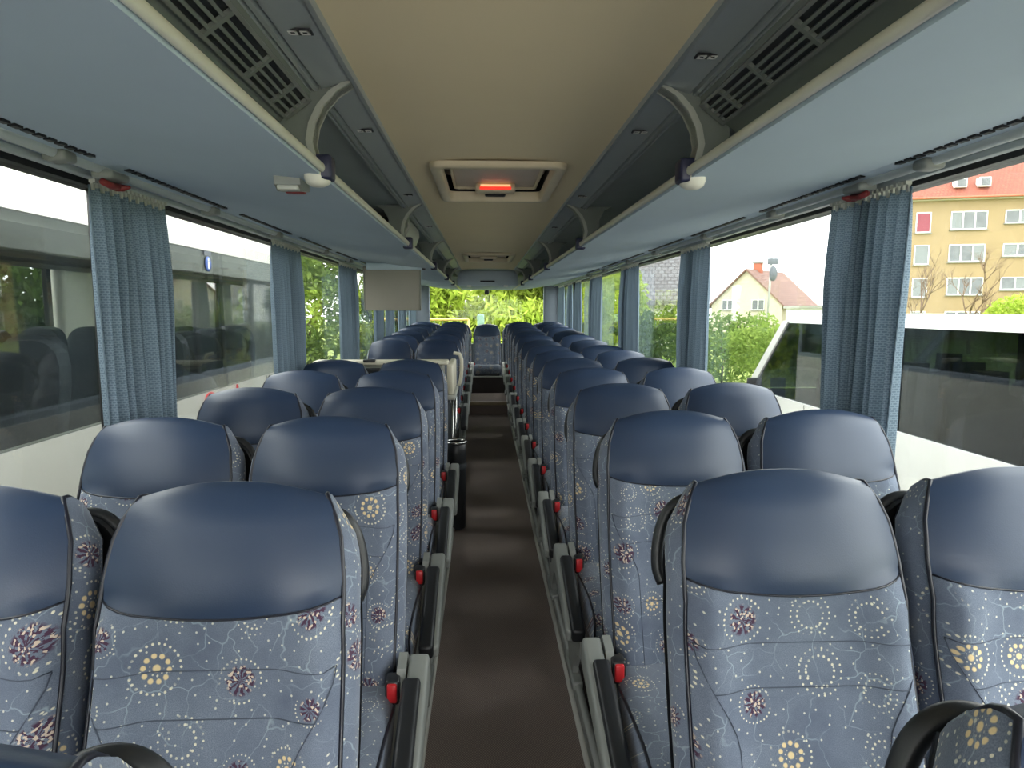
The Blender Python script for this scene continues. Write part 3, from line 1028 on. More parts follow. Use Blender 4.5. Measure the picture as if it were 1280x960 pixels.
CL = [(-1, 2.04, 2.50, 'wide blue-grey pleated curtain between the two nearest left windows', 9),
      (-1, 3.72, 4.28, 'blue-grey curtain hanging left of the low cabinet, second on the left', 8),
      (-1, 5.42, 6.15, 'third blue-grey curtain on the left, just before the hanging screen', 8),
      (-1, 7.15, 7.65, 'left curtain showing below the hanging screen, nearer one', 7),
      (-1, 8.05, 8.50, 'left curtain showing below the hanging screen, further one', 6),
      (-1, 9.15, 9.80, 'left curtain beside the last rows of seats', 7),
      (-1, 10.45, 11.2, 'rearmost left curtain in the corner by the rear window', 7),
      (1, 1.97, 2.42, 'wide blue-grey pleated curtain before the apartment block, nearest on the right', 9),
      (1, 3.74, 4.28, 'second blue-grey curtain on the right, beside the gabled house view', 8),
      (1, 5.45, 6.15, 'third blue-grey curtain on the right, beside the grey tiled roof', 8),
      (1, 7.15, 7.95, 'fourth blue-grey curtain on the right, midway along the rear rows', 8),
      (1, 8.70, 9.15, 'fifth right curtain, bunched beside the rear seat rows', 6),
      (1, 9.55, 10.0, 'sixth right curtain, bunched near the rear', 6),
      (1, 10.5, 11.2, 'rearmost right curtain in the corner by the rear window', 7)]
for i, (s, a, b, lab, n) in enumerate(CL):
    curtain(s, a, b, lab, 11 + i, n)

# tie clip under the nearest right curtain
tc = make('curtain_holder', *rbox(1.165, 1.213, 2.03, 2.09, .80, .90, .016), 'pale_plastic')
tag(tc, 'cream plastic holder under the nearest right curtain', 'holder')

# ------------------------------------------------------------------ emergency hammers, lamp, clips
def hammer(s, y, label):
    r = empty('emergency_hammer', (s * 1.11, y, 1.80))
    make('holder', *rbox(-.03, .03, -.05, .05, -.008, .015, .008), 'grey_plastic', r)
    make('shaft', *tube([(0, -.045, -.018), (0, .0, -.022), (0, .05, -.016)], [.009, .010, .009], 10), 'dark_red', r)
    make('head', *tube([(-.03, .045, -.018), (-.01, .045, -.020), (.01, .045, -.020), (.03, .045, -.018)], [.004, .010, .010, .004], 10), 'dark_red', r)
    tag(r, label, 'hammer', 'emergency hammers above the windows')
hammer(-1, 2.02, 'dark red emergency hammer above the nearest left curtain')
hammer(1, 2.12, 'dark red emergency hammer above the nearest right curtain')

p = at(402, 241, 1.72)
sb = empty('night_light', (-.545, 1.80, 1.757))
make('body', *prism([(-.05, .010), (.05, .010), (.045, -.022), (-.02, -.030), (-.045, -.018)], -.032, .032, 'x'), 'grey_plastic', sb, smooth=False)
make('lens', *rbox(-.026, .026, -.046, -.015, -.030, -.018, .003), 'pale_plastic', sb)
make('red_lens', *rbox(-.024, .024, .02, .046, -.028, -.016, .003), 'dark_red', sb)
tag(sb, 'small grey lamp box with red lens under the left rack lip', 'lamp')

# ------------------------------------------------------------------ flip-down screen under the left rack
mo = empty('flip_down_screen', (-.78, 5.5, 1.795))
make('mount', *rbox(-.20, .24, -.05, .12, -.055, .0, .01), 'rack_felt', mo)
sc = make('screen', *rbox(-.222, .222, -.022, .022, -.372, -.028, .012), 'screen_grey', mo)
make('bezel', *J(rbox(-.224, .224, -.026, .0, -.040, -.026, .004), rbox(-.224, .224, -.026, .0, -.374, -.364, .004), rbox(-.226, -.216, -.026, .0, -.372, -.03, .004), rbox(.216, .226, -.026, .0, -.372, -.03, .004)), 'cabinet_grey', sc)
make('latch', *rbox(.235, .262, -.03, .03, -.05, -.02, .006), 'black_plastic', mo)
tag(mo, 'grey flip-down screen hanging below the left luggage rack', 'screen')

# curved flap standing open inside the left rack
fl = empty('rack_flap', (-.52, 4.15, 1.80))
pts = [(.0, .0), (.035, .04), (.055, .09), (.05, .13), (.02, .155)]
rows = [[(x, y, z) for x, z in pts] for y in (-.28, -.1, .1, .30)]
V1, F1 = gridmesh(rows)
V2, F2 = gridmesh([[(x - .02, y, z + .004) for x, z in pts] for y in (-.28, -.1, .1, .30)])
make('panel', *J((V1, F1), (V2, F2), prism(pts + [(x - .02, z + .004) for x, z in pts[::-1]], -.285, -.27), prism(pts + [(x - .02, z + .004) for x, z in pts[::-1]], .29, .305)), 'pale_plastic', fl)
make('back_box', *rbox(-.24, -.02, -.3, .3, .0, .14, .01), 'black_plastic', fl)
tag(fl, 'pale curved flap over a black box in the left luggage rack', 'flap')

# ------------------------------------------------------------------ low cabinet by the middle door
cb = empty('low_cabinet', (-.75, 4.80, POD))
make('carcass', *rbox(-.46, .42, -.16, -.05, .0, .965, .01), 'cabinet_grey', cb)
make('worktop', *rbox(-.46, .45, -.19, -.03, .965, .995, .010), 'cream_plastic', cb)
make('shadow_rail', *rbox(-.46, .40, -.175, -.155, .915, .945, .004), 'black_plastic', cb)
make('tray', *rbox(-.45, .43, -.168, -.157, .82, .905, .004), 'cabinet_grey', cb)
make('latch', *rbox(-.12, -.04, -.20, -.15, .985, 1.006, .006), 'black_plastic', cb)
make('side_cover', *rbox(.43, .475, .02, .60, .735, .955, .012), 'cream_plastic', cb)
make('cover_bead', *rbox(.43, .49, .0, .63, .70, .735, .008), 'pale_plastic', cb)
make('side_door', *rbox(.42, .436, .02, .60, .04, .70, .004), 'dark_plastic', cb)
for y in (.05, .57):
    make('post', *tube([(.465, y, .0), (.465, y, .70)], .013, 10), 'chrome', cb)
tag(cb, 'low grey cabinet with cream top behind the fifth left row', 'cabinet')
gh = make('grab_rail', *tube([(-.262, 5.47, .82), (-.245, 5.47, .86), (-.235, 5.47, .95), (-.235, 5.47, 1.03), (-.25, 5.47, 1.075), (-.30, 5.47, 1.085)], .015, 10), 'cream_plastic')
tag(gh, 'cream upright grab rail at the far end of the low cabinet', 'grab rail')

bn = empty('waste_bin', (-.238, 4.33, .012))
make('drum', *lathe([(0, 0), (.052, 0), (.058, .01), (.064, .50), (.066, .56), (.060, .565), (.056, .50), (.052, .02), (0, .02)], n=24), 'black_plastic', bn)
make('rim', *tube([(.064 * cos(a), .064 * sin(a), .572) for a in [2 * pi * k / 24 for k in range(24)]], .008, 8, closed=True), 'chrome', bn)
make('band', *lathe([(.0662, .40), (.0675, .405), (.0680, .43), (.0672, .435)], n=24), 'dark_plastic', bn)
tag(bn, 'black waste bin with bright rim at the aisle corner of the cabinet', 'bin')
# ================================================================== OUTSIDE
GZ = -1.22
struct(make('ground', *box(-120, 140, -60, 160, GZ - .3, GZ), 'ground', smooth=False))

def leaves(name, mat, parent, blobs, n, size, aspect=0.45, droop=0.0, kind=True, org=(0, 0, 0), shell=0.55):
    """many small leaf blades scattered through ellipsoids; one object"""
    tot = sum(b[3] * b[4] * b[5] for b in blobs)
    VV = []
    for cx, cy, c_z, rx, ry, rz in blobs:
        k = max(20, int(n * (rx * ry * rz) / tot))
        d = rng.normal(size=(k, 3)); d /= np.linalg.norm(d, axis=1)[:, None]
        rad = (shell + (1 - shell) * rng.random(k)) ** 0.7
        P = np.array([cx, cy, c_z]) + d * rad[:, None] * np.array([rx, ry, rz])
        a = rng.normal(size=(k, 3)); a[:, 2] -= droop; a /= np.linalg.norm(a, axis=1)[:, None]
        b = np.cross(a, rng.normal(size=(k, 3))); b /= np.linalg.norm(b, axis=1)[:, None]
        s = size * (0.6 + 0.8 * rng.random(k))[:, None]
        c = np.cross(a, b)
        VV.append(np.stack([P - a * s, P + b * s * aspect + c * s * .12, P + a * s, P - b * s * aspect + c * s * .12], axis=1))
    A = np.concatenate(VV).reshape(-1, 3) - np.array(org)
    m = len(A) // 4
    me = bpy.data.meshes.new(name)
    me.vertices.add(len(A)); me.vertices.foreach_set('co', A.astype(np.float32).ravel())
    me.loops.add(len(A)); me.loops.foreach_set('vertex_index', np.arange(len(A), dtype=np.int32))
    me.polygons.add(m); me.polygons.foreach_set('loop_start', np.arange(0, len(A), 4, dtype=np.int32))
    me.update(calc_edges=True)
    me.materials.append(MATS[mat])
    o = bpy.data.objects.new(name, me); COL.objects.link(o)
    if parent is not None: o.parent = parent
    if kind: o['kind'] = 'stuff'
    return o

def branches(base, h, n, spread, r0, seed, depth=3, up=0.55):
    R = random.Random(seed)
    G = []
    def grow(p, d, l, r, lev):
        q = [p]
        cur = Vector(p); dd = Vector(d)
        for k in range(4):
            dd = (dd + Vector((R.uniform(-1, 1), R.uniform(-1, 1), R.uniform(-.4, .8))) * .16).normalized()
            cur = cur + dd * l / 4
            q.append(cur.copy())
        G.append(tube(q, [r * (1 - .14 * k) for k in range(5)], 5))
        if lev > 0:
            for k in range(n):
                b = q[R.choice((2, 3, 4))]
                nd = (dd + Vector((R.uniform(-1, 1), R.uniform(-1, 1), R.uniform(-.1, up))) * spread).normalized()
                grow(b, nd, l * R.uniform(.5, .75), r * .5, lev - 1)
    grow(Vector(base), Vector((0, 0, 1)), h, r0, depth)
    return J(*G)

def tree(name, x, y, h, blobs, mat, n, size, label, cat='tree', seed=1, group=None, aspect=.45, droop=0.0, trunk=.08, trunk_h=None):
    r = empty(name, (x, y, GZ))
    g = branches((0, 0, 0), (trunk_h or h * .45), 3, .8, trunk, seed, 2)
    make('trunk', *g, 'bark', r)
    leaves('foliage', mat, r, blobs, n, size, aspect, droop)
    return tag(r, label, cat, group)

# ------------------------------------------------------------------ foliage behind the rear window
hb = empty('willow_thicket', (0, 16.4, GZ))
bl = []
for i in range(9):
    for k in range(7):
        bl.append((-2.5 + .62 * i + random.uniform(-.25, .25), random.uniform(-.6, .9), .5 + .68 * k + random.uniform(-.25, .25), random.uniform(.55, .8), .6, random.uniform(.5, .7)))
leaves('foliage', 'leaf_bright', hb, bl, 90000, .11, .27, .7, shell=.1)
make('stems', *J(*[branches((-2.4 + .8 * k, .4, 0), 2.0, 2, .6, .05, 50 + k, 2) for k in range(7)]), 'bark', hb)
tag(hb, 'bright yellow-green willow thicket filling the rear window', 'thicket')

fe = empty('mesh_fence', (-.9, 13.4, GZ))
make('top_rail', *tube([(-1.2, 0, 2.46), (.55, 0, 2.46)], .028, 8), 'fence_yellow', fe)
make('end_rail', *tube([(.55, 0, 0), (.55, 0, 2.46)], .024, 8), 'fence_yellow', fe)
for k in range(12):
    make('wire', *tube([(-1.2 + k * .155, 0, .1), (-1.2 + k * .155, 0, 2.45)], .008, 5), 'fence_green', fe)
for k in range(5):
    make('cross_wire', *tube([(-1.2, 0, .4 + k * .48), (.55, 0, .4 + k * .48)], .008, 5), 'fence_green', fe)
make('post', *rbox(.72, .86, -.06, .08, 0, 2.56, .02), 'fence_green', fe)
tag(fe, 'wire mesh fence with yellow top rail and green post behind the bus', 'fence')

rc = empty('rear_camera', (0.0, 11.46, 1.72)); rc.scale = (1.5, 1.0, 1.5)
make('bracket', *rbox(-.05, .05, -.015, .02, .03, .05, .005), 'black_plastic', rc)
make('body', *lathe([(0, -.03), (.02, -.026), (.026, -.012), (.026, .012), (.018, .03), (0, .032)], n=14), 'black_plastic', rc)
tag(rc, 'small black camera unit hanging before the rear window top', 'camera')

# ------------------------------------------------------------------ neighbouring coach on the left
def neighbour():
    X0, X1 = -2.27, -4.80        # near and far side
    ya, yb = -5.0, 7.75
    zb, zt = 0.77, 1.90          # window band
    r = empty('white_coach', (-3.53, 1.4, GZ))
    o = Vector((-3.53, 1.4, GZ))
    def P(name, g, mat, parent=r, **kw):
        return make(name, [Vector(v) - o for v in g[0]], g[1], mat, parent, **kw)
    for xa, xb, sgn in ((X0, X0 - .06, 1), (X1, X1 + .06, -1)):
        lo = P('side_panel', box(min(xa, xb), max(xa, xb), ya, yb, GZ + .32, zb), 'bus_white', smooth=False)
        up = P('roof_band', prism([(xa, zt), (xa - sgn * .06, zt), (xa - sgn * .12, 2.20), (xa - sgn * .10, 2.22), (xa - sgn * .03, 2.10), (xa, 2.0)], ya, yb), 'bus_white', smooth=False)
        if sgn > 0:
            for y in (-.2, 1.15, 2.62, 4.1, 5.6, 7.0):
                P('panel_joint', box(xa - .001, xa + .002, y - .004, y + .004, GZ + .35, zb - .01), 'rubber', lo, smooth=False)
        ys = [-5.0, -3.1, -1.2, .62, 2.42, 4.2, 5.95, 7.6]
        for a, b in zip(ys[:-1], ys[1:]):
            P('window_pane', box(min(xa, xa - sgn * .008), max(xa, xa - sgn * .008), a + .006, b - .006, zb + .003, zt - .003), 'glass_tinted', smooth=False)
            P('window_post', box(min(xa - sgn * .02, xa - sgn * .07), max(xa - sgn * .02, xa - sgn * .07), b - .035, b + .035, zb, zt), 'rubber', smooth=False)
    P('roof', prism([(X0 - .12, 2.20), (X0 - .5, 2.34), ((X0 + X1) / 2, 2.40), (X1 + .5, 2.34), (X1 + .12, 2.20), (X1 + .14, 2.16), ((X0 + X1) / 2, 2.30), (X0 - .14, 2.16)], ya, yb), 'bus_white', auto=40)
    P('end_wall', box(X1, X0, yb - .05, yb, GZ + .32, 2.2), 'bus_white', smooth=False)
    P('front_wall', box(X1, X0, ya, ya + .05, GZ + .32, 2.2), 'bus_white', smooth=False)
    P('floor_pan', box(X1 + .06, X0 - .06, ya, yb, -.05, .05), 'podium_dark', smooth=False)
    for sgn, x in ((1, X0), (-1, X1)):
        P('rack', prism([(x - sgn * .10, 1.86), (x - sgn * .75, 1.80), (x - sgn * .78, 1.84), (x - sgn * .10, 1.95)], ya + .1, yb - .1), 'bus_white', smooth=False)
    # seats of the other coach, seen through its windows
    bk = [(-.205, -.04), (-.215, .40), (-.205, .50), (-.18, .57), (-.13, .62), (-.06, .64), (.06, .64), (.13, .62), (.18, .57), (.205, .50), (.215, .40), (.205, -.04)]
    first = None
    k = 0
    for y in [(-.9 + .78 * i) for i in range(11)]:
        for x in (X0 - .33, X0 - .80, X1 + .80, X1 + .33):
            if first is None:
                V, F = prism(bk, -.05, .06)
                V = [(a, b + .14 * (c / .66), c) for a, b, c in V]
                V2, F2 = rbox(-.21, .21, -.5, .0, -.14, 0, .04)
                first = P('seat', J((V, F), (V2, F2)), 'other_seat', smooth=False)
                first.data.transform(Matrix.Translation(o))
                q = first
            else:
                q = first.copy(); COL.objects.link(q); q.parent = r
            q.location = Vector((x, y, .62)) - o
            k += 1
    for y in (-1.5, 5.9):
        for xx in (X0 - .02,):
            P('wheel', ([(xx - v[2], y + v[0], GZ + .5 + v[1]) for v in lathe([(0, .0), (.30, .0), (.48, .0), (.50, .03), (.50, .25), (0, .25)], n=28)[0]], lathe([(0, .0), (.30, .0), (.48, .0), (.50, .03), (.50, .25), (0, .25)], n=28)[1]), 'rubber')
    # red lettering fragments under the windows and blue round sticker
    def letter(g, name='lettering'):
        P(name, g, 'red_plastic', smooth=False)
    a0 = 5.55
    letter(tube([(X0 + .004, a0 + .10 * cos(a), .685 + .07 * sin(a)) for a in [pi * k / 10 + .2 for k in range(16)]], .014, 6))
    letter(tube([(X0 + .004, a0 + .55, .60), (X0 + .004, a0 + .60, .755), (X0 + .004, a0 + .65, .60)], .014, 6))
    st_ = P('round_sticker', ([(X0 + .006 + v[2], 5.63 + v[0], 1.795 + v[1]) for v in lathe([(0, .003), (.055, .003), (.060, .0)], n=24)[0]], lathe([(0, .003), (.055, .003), (.060, .0)], n=24)[1]), 'sign_blue')
    P('figure', J(box(X0 + .009, X0 + .011, 5.615, 5.645, 1.755, 1.810), box(X0 + .009, X0 + .011, 5.618, 5.642, 1.815, 1.838)), 'label_white', st_, smooth=False)
    P('plate_sticker', box(X0 + .002, X0 + .006, 5.56, 5.70, 1.86, 1.895), 'sign_grey', smooth=False)
    tag(r, 'white coach parked alongside, seen through the left windows', 'coach')
neighbour()

# trees beyond the other coach and in the left rear windows
tree('leafy_tree', -8.2, 6.2, 5.0, [(0, 0, 2.9, 1.5, 1.3, 1.2), (.5, .9, 3.5, 1.1, 1.0, .8), (-.3, -1.2, 2.5, 1.0, .9, .9)], 'leaf_dark', 2600, .10, 'dark-leaved tree seen through the windows of the white coach', seed=3, group='trees left of the bus')
tree('leafy_tree', -4.1, 13.6, 5.5, [(0, 0, 2.6, 1.5, 1.2, 1.4), (.3, .3, 3.9, 1.4, 1.2, 1.1), (-.3, -.4, 1.3, 1.4, 1.2, 1.2), (.3, -.6, 1.0, 1.0, .9, .9)], 'leaf_young', 16000, .07, 'pale green tree seen through the third left window', seed=5, group='trees left of the bus')
tree('leafy_tree', -5.9, 17.0, 5.5, [(0, 0, 2.4, 1.5, 1.5, 1.6), (.2, .4, 3.9, 1.4, 1.3, 1.1), (-.9, .2, 1.2, 1.2, 1.2, 1.1)], 'leaf_mid', 14000, .08, 'mid green tree behind the hanging screen, left of the rear', seed=6, group='trees left of the bus')
for i, (x, y) in enumerate(((-10.0, 9.2), (-10.2, 13.6), (-10.0, 18.0), (-9.8, 22.6))):
    hg = empty('shrub', (x, y, GZ))
    leaves('foliage', 'leaf_dark', hg, [(0, 0, 1.6, 1.8, 2.1, 1.6), (.3, .5, 3.0, 1.5, 1.5, 1.4), (.1, -.5, 2.6, 1.5, 1.4, 1.3)], 6500, .13, shell=.2)
    make('stems', *branches((0, 0, 0), .8, 3, .9, .05, 80 + i, 1), 'bark', hg)
    tag(hg, ('tall dark shrub behind the white coach, leftmost', 'tall dark shrub behind the white coach, second from left', 'tall dark shrub near the tail of the white coach', 'tall dark shrub well behind the white coach tail')[i], 'shrub', 'shrubs left of the bus')

# ------------------------------------------------------------------ white minibus on the right
def minibus():
    X0, X1 = 3.30, 5.30
    yb, yf = 1.2, 8.22           # tail and nose
    zr = CAM.z - .045            # roof height
    r = empty('white_minibus', (4.3, 5.0, GZ))
    o = Vector((4.3, 5.0, GZ))
    def P(name, g, mat, parent=r, **kw):
        return make(name, [Vector(v) - o for v in g[0]], g[1], mat, parent, **kw)
    zs, zw = .44, zr - .10       # window band
    lo = P('side_panel', prism([(yb, GZ + .35), (yf + 1.1, GZ + .35), (yf + 1.1, -.15), (yf + .35, zs - .05), (yf + .22, zs), (yb, zs)], X0, X0 + .06, 'x'), 'van_white', smooth=False)
    P('far_panel', prism([(yb, GZ + .35), (yf + 1.1, GZ + .35), (yf + 1.1, -.15), (yf + .35, zs - .05), (yf + .22, zs), (yb, zs)], X1 - .06, X1, 'x'), 'van_white', smooth=False)
    roof = [(X0 + .02, zw), (X0 + .03, zw + .04), (X0 + .10, zr - .02), (X0 + .3, zr), (X1 - .3, zr), (X1 - .10, zr - .02), (X1 - .03, zw + .04), (X1 - .02, zw), (X1 - .1, zw), (X1 - .2, zr - .05), (X0 + .2, zr - .05), (X0 + .1, zw)]
    P('roof', prism(roof, yb, 7.52), 'van_white', auto=40)
    P('bonnet', prism([(yf + .2, zs), (yf + 1.1, -.05), (yf + 1.15, GZ + .4), (yf + .2, GZ + .4)], X0 + .05, X1 - .05, 'x'), 'van_white', smooth=False)
    for x in (X0 + .03, X1 - .05):
        P('front_post', prism([(7.42, zw + .02), (7.56, zw + .02), (yf + .36, zs - .02), (yf + .18, zs - .02)], x - .02, x + .03, 'x'), 'van_white', smooth=False)
        P('rear_post', box(x - .02, x + .03, yb, yb + .18, zs, zw + .02), 'van_white', smooth=False)
        P('door_post', box(x - .02, x + .03, 6.38, 6.52, zs, zw + .02), 'rubber', smooth=False)
        P('mid_post', box(x - .01, x + .02, 5.36, 5.42, zs, zw + .02), 'rubber', smooth=False)
        P('mid_post', box(x - .01, x + .02, 3.1, 3.16, zs, zw + .02), 'rubber', smooth=False)
        P('door_pane', prism([(6.5, zs), (yf + .16, zs), (7.44, zw), (6.5, zw)], x, x + .006, 'x'), 'glass_van', smooth=False)
        for a, b in ((yb + .15, 3.12), (3.15, 5.38), (5.41, 6.40)):
            P('side_pane', box(x, x + .006, a, b, zs, zw), 'glass_van', smooth=False)
    P('windscreen', prism([(7.52, zw), (7.53, zw), (yf + .31, zs), (yf + .30, zs)], X0 + .06, X1 - .06, 'x'), 'glass_van', smooth=False)
    P('tail', box(X0, X1, yb - .03, yb + .02, GZ + .4, zw), 'van_white', smooth=False)
    P('floor_pan', box(X0 + .06, X1 - .06, yb, yf, GZ + .5, GZ + .6), 'podium_dark', smooth=False)
    P('panel_joint', box(X0 - .002, X0 + .001, 2.52, 2.53, GZ + .4, zs - .01), 'rubber', lo, smooth=False)
    P('panel_joint', box(X0 - .002, X0 + .001, 6.93, 6.94, GZ + .4, zs - .01), 'rubber', lo, smooth=False)
    P('trim_moulding', rbox(X0 - .015, X0 + .01, yb, yf, -.32, -.24, .006), 'rubber', lo)
    sd = [(-.22, -.5), (-.23, .42), (-.19, .52), (-.10, .56), (-.09, .72), (.09, .72), (.10, .56), (.19, .52), (.23, .42), (.22, -.5)]
    V, F = prism(sd, -.07, .08)
    first = None
    for y in (2.2, 3.1, 4.0, 4.9, 5.8, 7.0):
        for x in (X0 + .42, X0 + .92, X1 - .42):
            if first is None:
                q = first = make('seat', V, F, 'other_seat', r, smooth=False)
            else:
                q = first.copy(); COL.objects.link(q); q.parent = r
            q.location = Vector((x, y, .25)) - o
    P('teal_jacket', ([(X0 + .42 + v[0] * .24, 6.75 + v[1] * .16, .30 + v[2] * .36) for v in lathe([(0, -1), (.8, -.8), (1, 0), (.7, .8), (0, 1)], n=14)[0]], lathe([(0, -1), (.8, -.8), (1, 0), (.7, .8), (0, 1)], n=14)[1]), 'teal_cloth')
    P('mirror', rbox(X0 - .20, X0 - .03, 7.95, 8.02, .35, .62, .02), 'rubber')
    P('mirror_tag', box(X0 + .45, X0 + .53, 3.0, 3.01, 1.0, 1.14), 'label_white', smooth=False)
    for y in (2.6, 8.3):
        L = lathe([(0, .0), (.2, .02), (.32, .0), (.34, .03), (.34, .22), (0, .22)], n=24)
        P('wheel', ([(X0 + v[2], y + v[0], GZ + .34 + v[1]) for v in L[0]], L[1]), 'rubber')
    tag(r, 'white minibus with dark windows parked right of the bus', 'minibus')
minibus()

# ------------------------------------------------------------------ apartment block
def house_window(parent, x0, x1, z0, z1, panes, yf, blind=None):
    """white frame proud of a facade in the plane y = yf, glass panes set back"""
    t = .09
    f = make('window', *J(box(x0, x1, yf - .05, yf + .05, z0, z0 + t), box(x0, x1, yf - .05, yf + .05, z1 - t, z1), box(x0, x0 + t, yf - .05, yf + .05, z0, z1), box(x1 - t, x1, yf - .05, yf + .05, z0, z1),
                          *[box(x0 + (x1 - x0) * k / panes - .06, x0 + (x1 - x0) * k / panes + .06, yf - .05, yf + .05, z0, z1) for k in range(1, panes)]), 'window_white', parent, smooth=False)
    make('sill', *box(x0 - .08, x1 + .08, yf - .16, yf, z0 - .09, z0 - .02), 'cabinet_grey', f, smooth=False)
    for k in range(panes):
        a, b = x0 + (x1 - x0) * k / panes, x0 + (x1 - x0) * (k + 1) / panes
        m = 'house_glass'
        if blind and k in blind: m = blind[k]
        make('pane', *box(a + .05, b - .05, yf - .01, yf + .02, z0 + .05, z1 - .05), m, f, smooth=False)

def apartment():
    ang = radians(-16)
    D = 58.0
    c = at(1188, 387, D)                       # a point on the facade plane at eye level
    r = empty('apartment_block', (c.x, c.y, GZ), ang)
    E = (at(1188, 248, D).z - GZ)              # eaves height
    # local x along the facade
    xl, xr, dp = -7.2, 19.0, 11.0
    make('walls', *box(xl, xr, 0.03, dp, 0, E), 'stucco_tan', r, smooth=False)
    make('cornice', *box(xl - .3, xr + .3, -.35, .1, E - .15, E + .12), 'stucco_cream', r, smooth=False)
    V = [(xl - .5, -.55, E + .05), (xr + .5, -.55, E + .05), (xr + .5, dp / 2, E + 5.0), (xl - .5, dp / 2, E + 5.0), (xl - .5, dp + .55, E + .05), (xr + .5, dp + .55, E + .05)]
    F = [(0, 1, 2, 3), (3, 2, 5, 4), (0, 3, 4), (1, 5, 2)]
    uv = [(v[0], sqrt((v[1] + .55) ** 2 + (v[2] - E) ** 2)) for v in V]
    make('roof', V, F, 'roof_red', r, uv=uv, smooth=False)
    make('gutter', *tube([(xl - .5, -.6, E + .02), (xr + .5, -.6, E + .02)], .09, 8), 'chimney_brick', r)
    s_ = D / FPX
    # columns of windows: pixel offsets from the reference column converted to metres
    for fl, zt_px in enumerate((264, 305.5, 347, 389)):
        zt = at(1188, zt_px, D).z - GZ
        hs = (1.55, 1.5, 1.5, 1.5)[fl]
        cols = [(-3.15, -1.95, 1, hs + .2), (-.45, 2.35, 3, hs), (3.65, 5.85, 2, hs * .72), (8.2, 9.4, 1, hs), (10.9, 13.7, 3, hs), (15.0, 17.2, 2, hs * .72)]
        for a, b, n_, h in cols:
            bl_ = {0: 'pink_blind'} if (fl == 0 and n_ == 1 and a < 0) else ({0: 'grey_blind'} if (fl + n_) % 2 else {n_ - 1: 'grey_blind'})
            house_window(r, a, b, zt - h, zt, n_, 0.02, bl_)
    for x in (-.2, 1.6):
        sk = make('skylight', *rbox(x, x + .9, .15, 1.0, E + .95, E + 1.75, .05), 'window_white', r)
        make('pane', *box(x + .12, x + .78, .10, .16, E + 1.05, E + 1.62), 'house_glass', sk, smooth=False)
    tag(r, 'tan apartment block with red tiled roof and white windows', 'building')
apartment()

def gable_house(name, c, ang, w, dp, eave, ridge, wall, roof, label, wins, chim=True):
    r = empty(name, (c.x, c.y, GZ), ang)
    make('walls', *prism([(-w / 2, 0), (w / 2, 0), (w / 2, eave), (0, ridge), (-w / 2, eave)], 0, dp), wall, r, smooth=False)
    k = (ridge - eave) / (w / 2)
    ov, th = .45, .22
    for s in (-1, 1):
        p = [(0, ridge + th), (s * (w / 2 + ov), eave - k * ov + th), (s * (w / 2 + ov), eave - k * ov), (0, ridge)]
        V, F = prism(p, -.35, dp + .35)
        uv = [(v[1], abs(v[0]) * sqrt(1 + k * k)) for v in V]
        make('roof_slope', V, F, roof, r, uv=uv, smooth=False)
    if chim:
        make('chimney', *box(-.45, .45, dp * .25, dp * .25 + .8, ridge - .6, ridge + .95), 'chimney_brick', r, smooth=False)
        make('chimney_cap', *box(-.55, .55, dp * .25 - .1, dp * .25 + .9, ridge + .95, ridge + 1.1), 'cabinet_grey', r, smooth=False)
    for a, b, z0, z1, n_ in wins:
        house_window(r, a, b, z0, z1, n_, -.02)
    return tag(r, label, 'house')
c = at(932, 387, 78)
E1 = at(932, 381, 78).z - GZ; RZ = at(932, 338, 78).z - GZ
gable_house('gabled_house', c, radians(-44), 8.4, 11, E1, RZ, 'stucco_cream', 'roof_brown', 'cream gabled house with brownish roof and red chimney', [(-2.9, -1.5, E1 - .6, E1 + .6, 2), (.7, 2.2, E1 - .6, E1 + .6, 2)])
c = at(846, 387, 34)
gable_house('grey_roof_house', c, radians(74), 6.5, 5.5, at(846, 374, 34).z - GZ, at(846, 318, 36).z - GZ, 'stucco_white', 'roof_grey', 'white house with steep grey tiled roof seen in the right window', [(-1.4, -.6, 2.4, 4.2, 1), (.5, 1.3, 2.4, 4.2, 1)], False)
fs = empty('flat_roof_shed', at(1036, 387, 60), radians(-10)); fs.location.z = GZ
make('walls', *box(-2.4, 3.5, 0, 5, 0, 2.75), 'stucco_white', fs, smooth=False)
make('roof', *box(-2.6, 3.7, -.2, 5.2, 2.75, 3.0), 'cabinet_grey', fs, smooth=False)
make('door', *box(.2, 1.2, -.04, .02, 0, 2.1), 'sign_grey', fs, smooth=False)
tag(fs, 'low flat-roofed building beyond the white minibus', 'building')

# ------------------------------------------------------------------ street sign, bare tree, bushes on the right
sg = empty('street_sign', (at(962, 387, 26).x, 26, GZ))
pz = lambda py: at(962, py, 26).z - GZ
make('pole', *tube([(-.14, 0, 0), (-.03, 0, pz(350)), (0, 0, pz(320))], .045, 8), 'steel', sg)
L = lathe([(0, .02), (.27, .02), (.29, .0), (.27, -.02), (0, -.02)], n=24)
make('round_plate', [(v[0] * .55 + .06, v[2] - .06, v[1] + pz(342)) for v in L[0]], L[1], 'sign_grey', sg)
make('name_plate', *rbox(-.18, .24, -.08, -.05, pz(331), pz(323), .01), 'sign_grey', sg)
tag(sg, 'street sign post with round and rectangular plates seen from behind', 'sign')

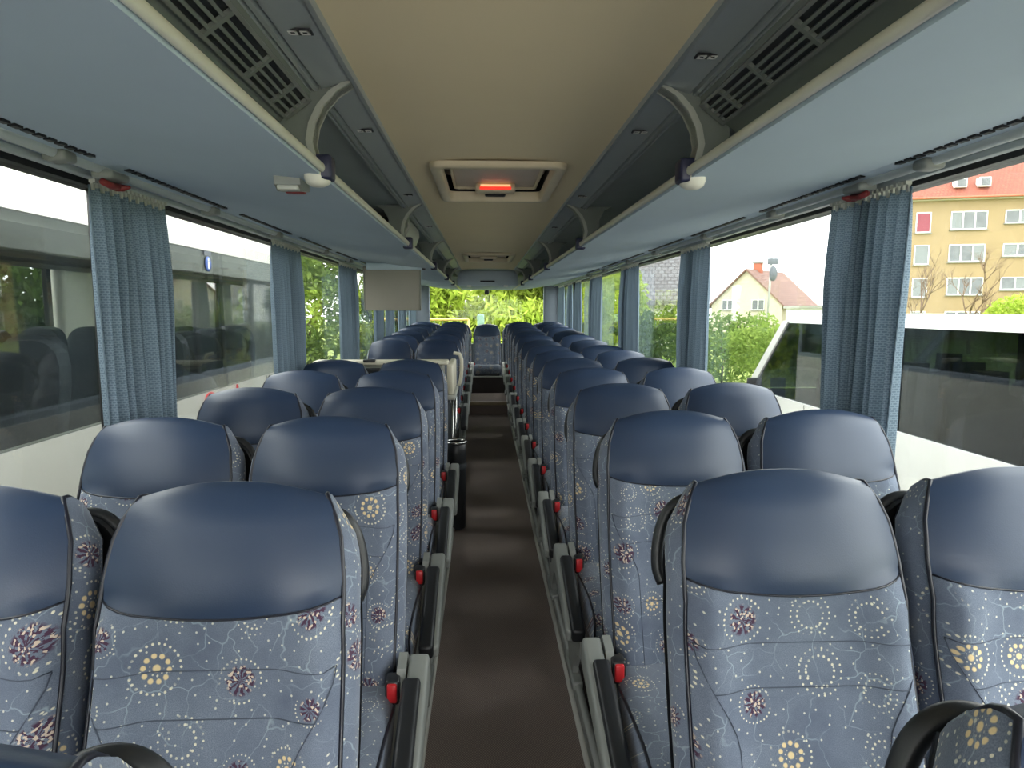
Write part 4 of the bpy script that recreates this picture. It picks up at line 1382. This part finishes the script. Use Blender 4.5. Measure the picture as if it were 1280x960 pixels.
bt = empty('bare_tree', (at(1215, 387, 40).x, 40, GZ))
make('trunk', *branches((0, 0, 0), 2.6, 4, .95, .12, 21, 4, .9), 'twig', bt)
tag(bt, 'bare branching tree in front of the apartment block', 'tree')
bt2 = empty('bare_tree', (at(1150, 387, 40).x, 40, GZ))
make('trunk', *branches((0, 0, 0), 2.5, 4, .9, .10, 33, 4, .9), 'twig', bt2)
tag(bt2, 'smaller bare tree beside the curtain, before the apartment block', 'tree')

p = at(945, 430, 15)
tree('young_tree', p.x, 15, 3.0, [(0, 0, 1.75, .62, .6, .55), (.2, .1, 2.15, .42, .4, .45), (-.35, 0, 1.95, .38, .4, .35)], 'leaf_young', 1800, .055, 'young bright green tree before the gabled house', seed=9, trunk=.035, trunk_h=1.3)
for i, (px, y, w, h, mat, lab) in enumerate(((905, 24, 2.0, 2.6, 'leaf_mid', 'green hedge below the gabled house'),
                                       (960, 32, 2.4, 1.9, 'leaf_young', 'yellowish low bushes beside the white minibus'),
                                       (830, 17, 1.3, 2.75, 'leaf_dark', 'dark dense bush under the grey tiled roof'),
                                       (812, 21, 1.6, 2.6, 'leaf_mid', 'mid green bush left of the dark dense bush'),
                                       (838, 12.5, .8, 1.75, 'leaf_young', 'pale young bush in the third right window'),
                                       (768, 22, 1.2, 4.2, 'leaf_bright', 'bright green tall bush in the fourth right window'),
                                       (745, 27, 1.8, 4.6, 'leaf_bright', 'bright green tall bush behind the rear right curtains'),
                                       (1275, 40, 2.2, 3.6, 'leaf_bright', 'bright bush rising above the minibus roof at the right edge'))):
    p = at(px, 387, y)
    hg = empty('bush', (p.x, y, GZ))
    leaves('foliage', mat, hg, [(0, 0, h * .5, w, w * .8, h * .5), (w * .4, .2, h * .62, w * .6, w * .5, h * .38), (-w * .5, -.1, h * .42, w * .6, w * .6, h * .42)], int(2200 * max(1, h / 2)), .05 + .0022 * y)
    make('stems', *branches((0, 0, 0), h * .45, 3, .9, .04, 120 + i, 1), 'bark', hg)
    tag(hg, lab, 'bush', 'bushes right of the bus')
